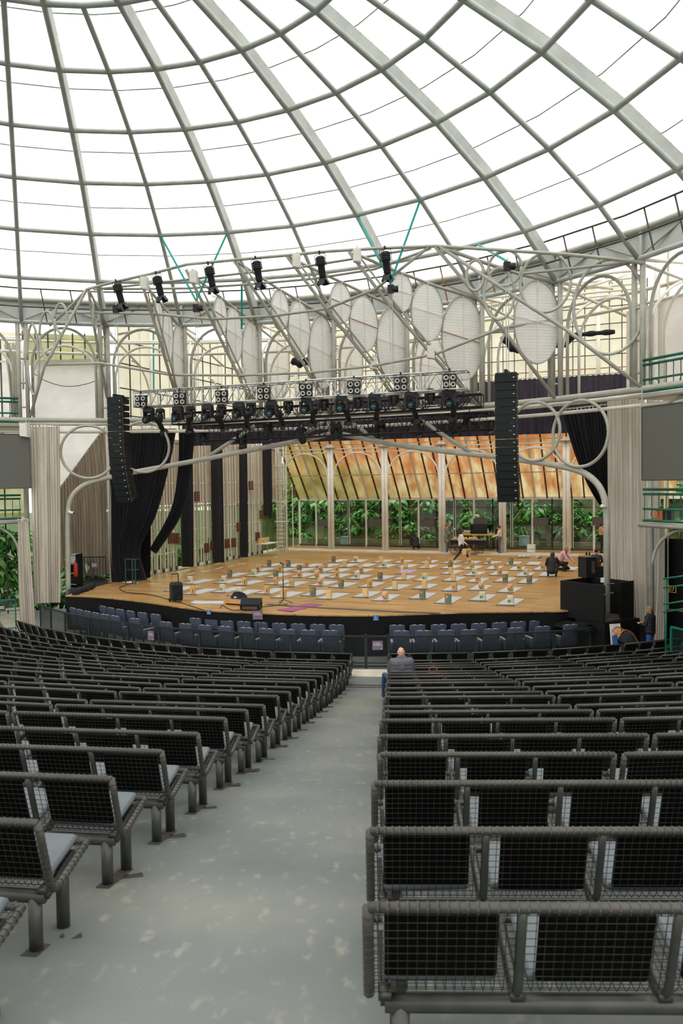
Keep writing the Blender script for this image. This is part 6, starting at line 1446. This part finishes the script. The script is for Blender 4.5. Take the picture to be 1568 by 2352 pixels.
def person(lab, loc, rz, J, col, hair, sc_=1.0, coat=None, face=None, bulk=1.0, hood=None, toes=None, look=0):
    j = dict(STAND); j.update(J); j = {k: V(v) for k, v in j.items()}
    t_ = thing('person', lab, 'person', loc, rz); t_.scale = (sc_,)*3
    b = bulk; T = 'top'; pr_ = []
    up = (j['chest'] - j['pelvis']).normalized()
    pr_ += [('c', j['pelvis'] - up*.0, j['pelvis'] + up*.12, .135*b**.5, .12*b, 'leg'), ('c', j['pelvis'] + up*.1, j['chest'] - up*.02, .12*b, .13*b, T), ('c', j['chest'], j['chest'] + (j['neck'] - j['chest'])*.45, .135*b, .12*b, T)]
    pr_ += [('c', j['sh_l'].lerp(j['sh_r'], .1), j['sh_l'].lerp(j['sh_r'], .9), .07*b, .07*b, T), ('c', j['chest'].lerp(j['sh_l'], .35), j['chest'].lerp(j['sh_r'], .35), .10*b, .10*b, T)]
    pr_ += [('c', j['neck'], j['head'] - V((0, .02, .03)), .052, .05, 'skin')]
    hd = j['head']; Rl = Matrix.Rotation(look, 3, 'Z'); f = lambda x, y, z: hd + Rl @ V((x, y, z))
    pr_ += [('e', hd + V((0, 0, .01)), (.075, .092, .105), 'skin'), ('c', f(0, .03, -.045), f(0, .055, -.075), .05, .03, 'skin'), ('c', f(0, .085, .015), f(0, .105, -.02), .011, .017, 'skin'), ('e', f(-.078, 0, 0), (.012, .022, .032), 'skin'), ('e', f(.078, 0, 0), (.012, .022, .032), 'skin')]
    for s_ in ('l', 'r'):
        pr_ += [('c', j['sh_'+s_], j['el_'+s_], .056*b, .044*b, T), ('c', j['el_'+s_], j['wr_'+s_], .044*b, .031*b, T)]
        d = (j['wr_'+s_] - j['el_'+s_]).normalized(); w = j['wr_'+s_] + d*.02; sd = d.cross(V((0, 1, 0)) if abs(d.y) < .8 else V((0, 0, 1))).normalized(); nn = sd.cross(d)
        pr_ += [('c', w - d*.02, w + d*.05 , .026, .034, 'skin')]
        for q, (o_, l_) in enumerate(((-.03, .07), (-.01, .08), (.01, .076), (.03, .06))):
            a_ = w + d*.06 + sd*o_; k_ = a_ + d*l_*.55 + nn*.008; pr_ += [('c', a_, k_, .0105, .0095, 'skin'), ('c', k_, k_ + d*l_*.45 + nn*.022, .0095, .008, 'skin')]
        a_ = w + d*.015 - sd*.03; pr_ += [('c', a_, a_ + d*.045 - sd*.025 + nn*.015, .0125, .010, 'skin')]
        pr_ += [('c', j['hip_'+s_], j['kn_'+s_], .088*min(b, 1.15), .06, 'leg'), ('c', j['kn_'+s_], j['kn_'+s_].lerp(j['an_'+s_], .35), .058, .058, 'leg'), ('c', j['kn_'+s_].lerp(j['an_'+s_], .35), j['an_'+s_], .058, .038, 'leg')]
        tv_ = V(toes[s_]) if toes else V((0, 1, 0)); pr_ += [('c', j['an_'+s_] + V((0, 0, -.03)) - tv_*.05, j['an_'+s_] + tv_*.13 + V((0, 0, -.045)), .04, .033, 'shoe')]
    for c in (coat or []): pr_.append(c)
    link('body', fuse(pr_, .0115, 'person_body', col), t_)
    hp = [( 'e', f(*h[0]), h[1], 'hair') if len(h) == 2 else ('c', f(*h[0]), f(*h[1]), h[2], h[3], 'hair') for h in hair]
    if hp: link('hair', fuse(hp, .012, 'person_hair', {'hair': col['hair']}), t_)
    m = MB(); 
    for s_ in (-1, 1): m.ball(f(s_*.03, .083, .02), (.012, .008, .008), n=8, m=5)
    e_ = m.build('eyes', 'eye_dark', t_, True); e_['kind'] = 'stuff'
    m = MB(); m.ball(f(0, .082, -.052), (.022, .008, .007), n=8, m=5); m.build('mouth', 'lip', t_, True)
    return t_
mat('eye_dark', '1c1512'); mat('lip', 'a5604f')
for nm, c1, c2 in (('hair_auburn', '7d4a28', '5f371e'), ('hair_black', '1d1614', '120e0d'), ('hair_dark', '2e211a', '1f1712'), ('hair_blond', 'b58e62', '94714a'), ('hair_light', '9a7a55', '7c6142'), ('c_olive', '7a7a60', '66664e'), ('c_blue_grey', '4f5e70', '434f60'), ('c_white', 'dcd8d4', 'cbc6c2'), ('c_black', '17181b', '0e0f11'), ('c_cream', 'dccbb4', 'cbb89f'), ('c_grey', '5d5a60', '4d4a50'), ('c_pink', 'd3a9ae', 'c2989e'), ('c_tan', 'cf9c68', 'bd8a58'), ('c_navy', '232c42', '1a2233'), ('c_jean', '2c67a8', '245690'), ('c_denim', '2b4468', '223754'), ('c_puff', '55565e', '45464d'), ('c_puff_black', '1b1d24', '12141a'), ('c_scarf', 'b8323c', '9c2832')): mat(nm, c1, c2, 9, .75)
PUFF = {'c_puff': 0}
CAP = lambda *ex: [((0, -.012, .035), (.086, .098, .092))] + list(ex)
# woman in the olive coat, cup in hand
person('woman in an olive coat holding a cup beside the cart', gz(1027, 1271.5, ST), -PI/2 - .25, dict(el_l=(-.22, .1, 1.12), wr_l=(-.1, .27, 1.28), el_r=(.22, .1, 1.12), wr_r=(.08, .28, 1.27)),
       dict(skin='skin', top='c_olive', leg='c_blue_grey', shoe='c_white', hair='hair_auburn'), CAP(((0, -.09, .05), (0, -.13, -.12), .04, .025)), 1.03, coat=[('c', (0, -.02, 1.0), (0, -.02, .72), .15, .17, 'top'), ('c', (-.07, 0, .8), (-.08, 0, .68), .12, .12, 'top'), ('c', (.07, 0, .8), (.08, 0, .68), .12, .12, 'top'), ('c', (0, -.06, 1.4), (0, -.03, 1.42), .09, .08, 'top')], bulk=1.12)
c0 = gz(1027, 1271.5, ST); o = MB().lathe([(.03, 0), (.04, .1), (.035, .1), (.026, .01)], (0, 0, 0), 10).build('paper_cup', 'white_paint', None, True); o.location = c0 + V((.42, -.05, 1.36)); tag(o, 'white cup held by the woman in the olive coat', 'cup')
# woman walking with bags
person('woman in a white sweater walking across the stage with paper bags', gz(1059, 1291, ST), -PI/2 + .1, dict(pelvis=(0, 0, .88), chest=(0, .02, 1.2), hip_l=(-.09, 0, .86), hip_r=(.09, 0, .86), kn_l=(-.09, .28, .5), an_l=(-.09, .42, .10), kn_r=(.1, -.1, .48), an_r=(.1, -.42, .13), el_l=(-.24, -.08, 1.12), wr_l=(-.22, .05, .88), el_r=(.24, .0, 1.12), wr_r=(.22, .2, .96), head=(0, .06, 1.53)),
       dict(skin='skin', top='c_white', leg='c_black', shoe='c_white', hair='hair_black'), CAP(((-.03, -.06, .03), (-.04, -.1, -.3), .06, .04), ((.03, -.06, .03), (.05, -.07, -.3), .055, .035)), 1.0, coat=[('c', (0, 0, 1.0), (0, 0, .9), .15, .15, 'top')], bulk=1.08)
bag('Y', gz(1059, 1291, ST) + V((.12, -.30, .42)), .2, 'tan paper bag carried in the walking woman\'s near hand', 'carried bags'); bag('P', gz(1059, 1291, ST) + V((.42, .22, .40)), .3, 'kraft paper bag carried in the walking woman\'s far hand', 'carried bags')
# two women at the right end of the bar
person('woman in a cream shirt and grey leggings at the bar', gz(1147, 1272, ST), PI/2 - .1, dict(el_l=(-.22, .12, 1.12), wr_l=(-.12, .36, 1.02), el_r=(.22, .1, 1.12), wr_r=(.1, .34, 1.04), head=(0, .05, 1.55)),
       dict(skin='skin', top='c_cream', leg='c_grey', shoe='c_black', hair='hair_dark'), CAP(((0, -.09, .07), (.045, .045, .045))), .95)
person('woman in black with long dark hair behind the bar', gz(1146, 1268, ST), PI + .5, dict(el_l=(-.24, .06, 1.12), wr_l=(-.16, .25, 1.05)), dict(skin='skin', top='c_black', leg='c_black', shoe='c_black', hair='hair_black'), CAP(((-.06, -.03, .03), (-.08, .0, -.26), .05, .035), ((.06, -.03, .03), (.08, .0, -.26), .05, .035)), 1.02)
SQ = dict(pelvis=(0, 0, .24), chest=(0, .16, .54), neck=(0, .26, .72), head=(0, .33, .83), sh_l=(-.17, .22, .68), sh_r=(.17, .22, .68), el_l=(-.25, .36, .45), el_r=(.25, .36, .45), wr_l=(-.13, .5, .22), wr_r=(.13, .5, .22), hip_l=(-.1, 0, .22), hip_r=(.1, 0, .22), kn_l=(-.2, .36, .44), kn_r=(.2, .36, .44), an_l=(-.15, .08, .09), an_r=(.15, .08, .09))
person('person in black crouching by the back windows', gz(957, 1262, ST + .05), .3, dict(SQ, head=(0, .42, .70), neck=(0, .34, .62), chest=(0, .2, .48), sh_l=(-.17, .28, .6), sh_r=(.17, .28, .6)), dict(skin='skin', top='c_black', leg='c_black', shoe='c_black', hair='hair_black'), CAP(), 1.08, bulk=1.2)
person('woman in black squatting beside a yoga mat, long dark hair', gz(1267, 1325.5, ST), -.35, SQ, dict(skin='skin', top='c_black', leg='c_black', shoe='c_black', hair='hair_dark'), CAP(((0, -.09, .02), (-.02, -.24, -.26), .085, .06)), 1.1, bulk=1.1)
KN = dict(pelvis=(0, 0, .36), chest=(0, .16, .66), neck=(0, .26, .84), head=(0, .32, .95), sh_l=(-.16, .22, .79), sh_r=(.16, .22, .79), el_l=(-.22, .4, .58), el_r=(.24, .36, .55), wr_l=(-.12, .58, .42), wr_r=(.2, .56, .3), hip_l=(-.09, 0, .34), hip_r=(.09, 0, .34), kn_l=(-.12, .4, .1), kn_r=(.14, .36, .36), an_l=(-.12, -.02, .08), an_r=(.13, .2, .08))
person('kneeling woman in a pink sweater and red scarf unrolling a mat', gz(1283, 1311, ST), -PI/2 - .4, KN, dict(skin='skin', top='c_pink', leg='c_black', shoe='c_black', hair='hair_blond', scarf='c_scarf'), CAP(((.03, -.06, .0), (.05, -.06, -.24), .055, .035)), 1.06, coat=[('c', (-.05, .26, .84), (.05, .3, .82), .075, .07, 'scarf')], bulk=1.1)
person('man in a tan hoodie standing near the right curtain', gz(1381, 1270, ST), -PI/2 - .2, dict(el_l=(-.24, .1, 1.12), wr_l=(-.15, .32, 1.05), el_r=(.24, .1, 1.12), wr_r=(.12, .34, 1.05)), dict(skin='skin', top='c_tan', leg='c_black', shoe='c_black', hair='hair_black'), CAP(), .98, coat=[('c', (0, -.08, 1.38), (0, -.05, 1.43), .09, .08, 'top')], bulk=1.15)
SIT = dict(pelvis=(0, 0, .47), chest=(0, -.02, .78), neck=(0, .02, .97), head=(0, .06, 1.10), sh_l=(-.19, 0, .90), sh_r=(.19, 0, .90), el_l=(-.26, .1, .66), el_r=(.26, .1, .66), wr_l=(-.15, .32, .58), wr_r=(.15, .32, .58), hip_l=(-.1, .02, .45), hip_r=(.1, .02, .45), kn_l=(-.14, .44, .47), kn_r=(.14, .44, .47), an_l=(-.14, .46, .08), an_r=(.14, .46, .08))
q = gz(1369, 1312, ST); person('person in a navy jacket sitting behind the black loudspeaker', q + V((0, 0, -.22)), -.3, dict(SIT, kn_l=(-.16, .42, .55), kn_r=(.16, .42, .55), an_l=(-.12, .3, .30), an_r=(.12, .3, .30)), dict(skin='skin', top='c_navy', leg='c_black', shoe='c_black', hair='hair_black'), CAP(), 1.0, bulk=1.2)
# bald man on a bench
r15 = ROWR[15]; th = math.asin((1.27 - SC_.x)/r15); bp = CP(th, r15 - .37, floor_z(r15))
person('bald man in a grey quilted jacket sitting on a bench by the aisle', bp + V((0, 0, -.02)), th + .12, dict(SIT, kn_l=(-.34, .36, .52), an_l=(-.36, .44, .06), wr_r=(.2, .3, .58), head=(0, .05, 1.09)), dict(skin='skin', top='c_puff', leg='c_denim', shoe='c_black', hair='hair_dark'), [], 1.0,
       coat=[('c', (-.13, -.035, .56 + .075*k), (.13, -.035, .56 + .075*k), .128, .128, 'top') for k in range(5)] + [('c', (-.04, -.01, .98), (.04, -.01, .98), .075, .075, 'top')] + [('c', (s_*.2, .0, .9), (s_*.25, .06, .72), .085, .075, 'top') for s_ in (-1, 1)], bulk=1.2)
# woman by the stroller
q = pc(1493, 17.9, 0); person('woman in a black quilted jacket and blue jeans beside the stroller', q, PI/2 - .75, dict(el_l=(-.25, .06, 1.1), wr_l=(-.12, .26, 1.1), el_r=(.26, .05, 1.12), wr_r=(.14, .26, 1.1)), dict(skin='skin', top='c_puff_black', leg='c_jean', shoe='c_black', hair='hair_light'), CAP(((-.05, -.04, .02), (-.06, -.05, -.13), .05, .04), ((.05, -.04, .02), (.06, -.05, -.13), .05, .04)), .965,
       coat=[('c', (0, 0, 1.0), (0, 0, .86), .155, .165, 'top'), ('c', (0, -.03, 1.40), (0, -.02, 1.44), .095, .085, 'top')] + [('c', (-.1, 0, .9 + .1*k), (.1, 0, .9 + .1*k), .135, .135, 'top') for k in range(5)], bulk=1.2)
# brown handbag on the bench beside the bald man
hb = CP(math.asin((1.98 - SC_.x)/r15), r15 - .36, floor_z(r15) + .425); t_ = thing('leather_handbag', 'brown leather handbag standing on the bench beside the bald man', 'handbag', hb, -.05)
mat('leather', '9c5526', '7c411b', 6, .4)
m = MB(); m.extrude([V((-.16, -.06, 0)), V((.16, -.06, 0)), V((.13, -.05, .22)), V((-.13, -.05, .22))], (0, .13, 0)); m.build('body', 'leather', t_); m = MB(); m.tube(smooth_path([V((-.1, 0, .2)), V((-.06, 0, .31)), V((.06, 0, .31)), V((.1, 0, .2))]), .012, 6); m.build('handle', 'leather', t_); m = MB(); m.box((0, -.065, .15), (.22, .012, .12)); m.build('flap', 'orange', t_)
# toolbox on the right gallery
for k, (x, w, mt_) in enumerate(((1516, .3, 'orange'), (1535, .34, 'black_metal'))):
    c = pr(x, 1172, 18.1); c.z = ZG2 + .0; t_ = thing('tool_case', '%s equipment case on the lower right gallery' % ('orange', 'black')[k], 'case', c, .9); m = MB(); m.box((0, 0, .2), (w, .25, .4)); m.build('body', mt_, t_); m = MB(); m.tube([V((-.08, 0, .4)), V((-.06, 0, .46)), V((.06, 0, .46)), V((.08, 0, .4))], .012, 5); m.build('handle', 'black_metal', t_)

# green rails, gates and markings in the lower corners
t_ = thing('green_railing', 'dark green rails along the ramp at the lower right', 'railing', pr(1546, 1410, 16.6))
for (a_, b_) in (((1524, 1329), (1585, 1321)), ((1524, 1350), (1585, 1342)), ((1524, 1388), (1585, 1378)), ((1524, 1406), (1585, 1396))): MB().tube([pr(*a_, 16.6), pr(*b_, 16.6)], .028, 6).build('rail', 'green_paint', t_, True, world=True)
for x in (1529, 1584): q = pr(x, 1330, 16.6); MB().tube([V((q.x, q.y, 0)), q], .03, 6).build('post', 'green_paint', t_, True, world=True)
def gate(lab, x0, x1, y0, rr, z1, note=None):
    p, q = pr(x0, y0, rr), pr(x1, y0, rr); L = V((q.x-p.x, q.y-p.y, 0)).length; t_ = thing('green_gate', lab, 'gate', V((p.x, p.y, 0)), math.atan2(q.y-p.y, q.x-p.x)); h = p.z
    for a_, b_ in (((0, 0, h), (L, 0, h)), ((0, 0, .1), (L, 0, .1)), ((0, 0, 0), (0, 0, h)), ((L, 0, 0), (L, 0, h))): m = MB(); m.bar(a_, b_, .05, .05); m.build('frame_bar', 'green_paint', t_)
    m = MB()
    for k in range(1, int(L/.05)): m.bar((.05*k, 0, .1), (.05*k, 0, h), .006, .006, V((0, 1, 0)))
    for k in range(1, int(h/.05)): m.bar((0, 0, .1 + .05*k), (L, 0, .1 + .05*k), .006)
    m.build('mesh_infill', 'green_dark', t_)['kind'] = 'stuff'
    if note: m = MB(); m.box((L*.6, -.03, h*.75), (.22, .01, .2)); m.build('notice', 'steel_dark', t_); m = MB(); m.box((L*.58, -.037, h*.8), (.15, .004, .03)); m.box((L*.58, -.037, h*.75), (.17, .004, .03)); m.build('notice_lines', 'white_paint', t_); m = MB(); m.bar((L*.6, -.037, h*.69), (L*.7, -.037, h*.72), .03, .004); m.build('green_mark', 'p_green', t_)
gate('green framed mesh gate at the lower right', 1541, 1600, 1440, 16.2, 1.0)
gate('green framed mesh gate with a small notice at the lower left', -40, 35, 1382, 16.4, 1.0, True)
t_ = thing('seat_block_sign', 'small yellow 07 marking on the dark wall at the right', 'sign', pr(1543, 1360, 19.3), 0); q = pr(1543, 1360, 19.3); tgd = V((q.y - DC.y, -(q.x - DC.x), 0)).normalized(); t_.rotation_euler = (0, 0, math.atan2(tgd.y, tgd.x))
me7 = text_mesh('07', .2); me7.materials.append(MT['p_yellow']); link('digits', me7, t_, (-.1, -.03, .03), (PI/2, 0, 0))
for a_, b_ in (((-.16, 0), (.16, 0)), ((-.16, .2), (.16, .2)), ((-.16, 0), (-.16, .2)), ((.16, 0), (.16, .2))): m = MB(); m.bar((a_[0], -.03, a_[1]), (b_[0], -.03, b_[1]), .015, .01); m.build('border', 'p_yellow', t_)
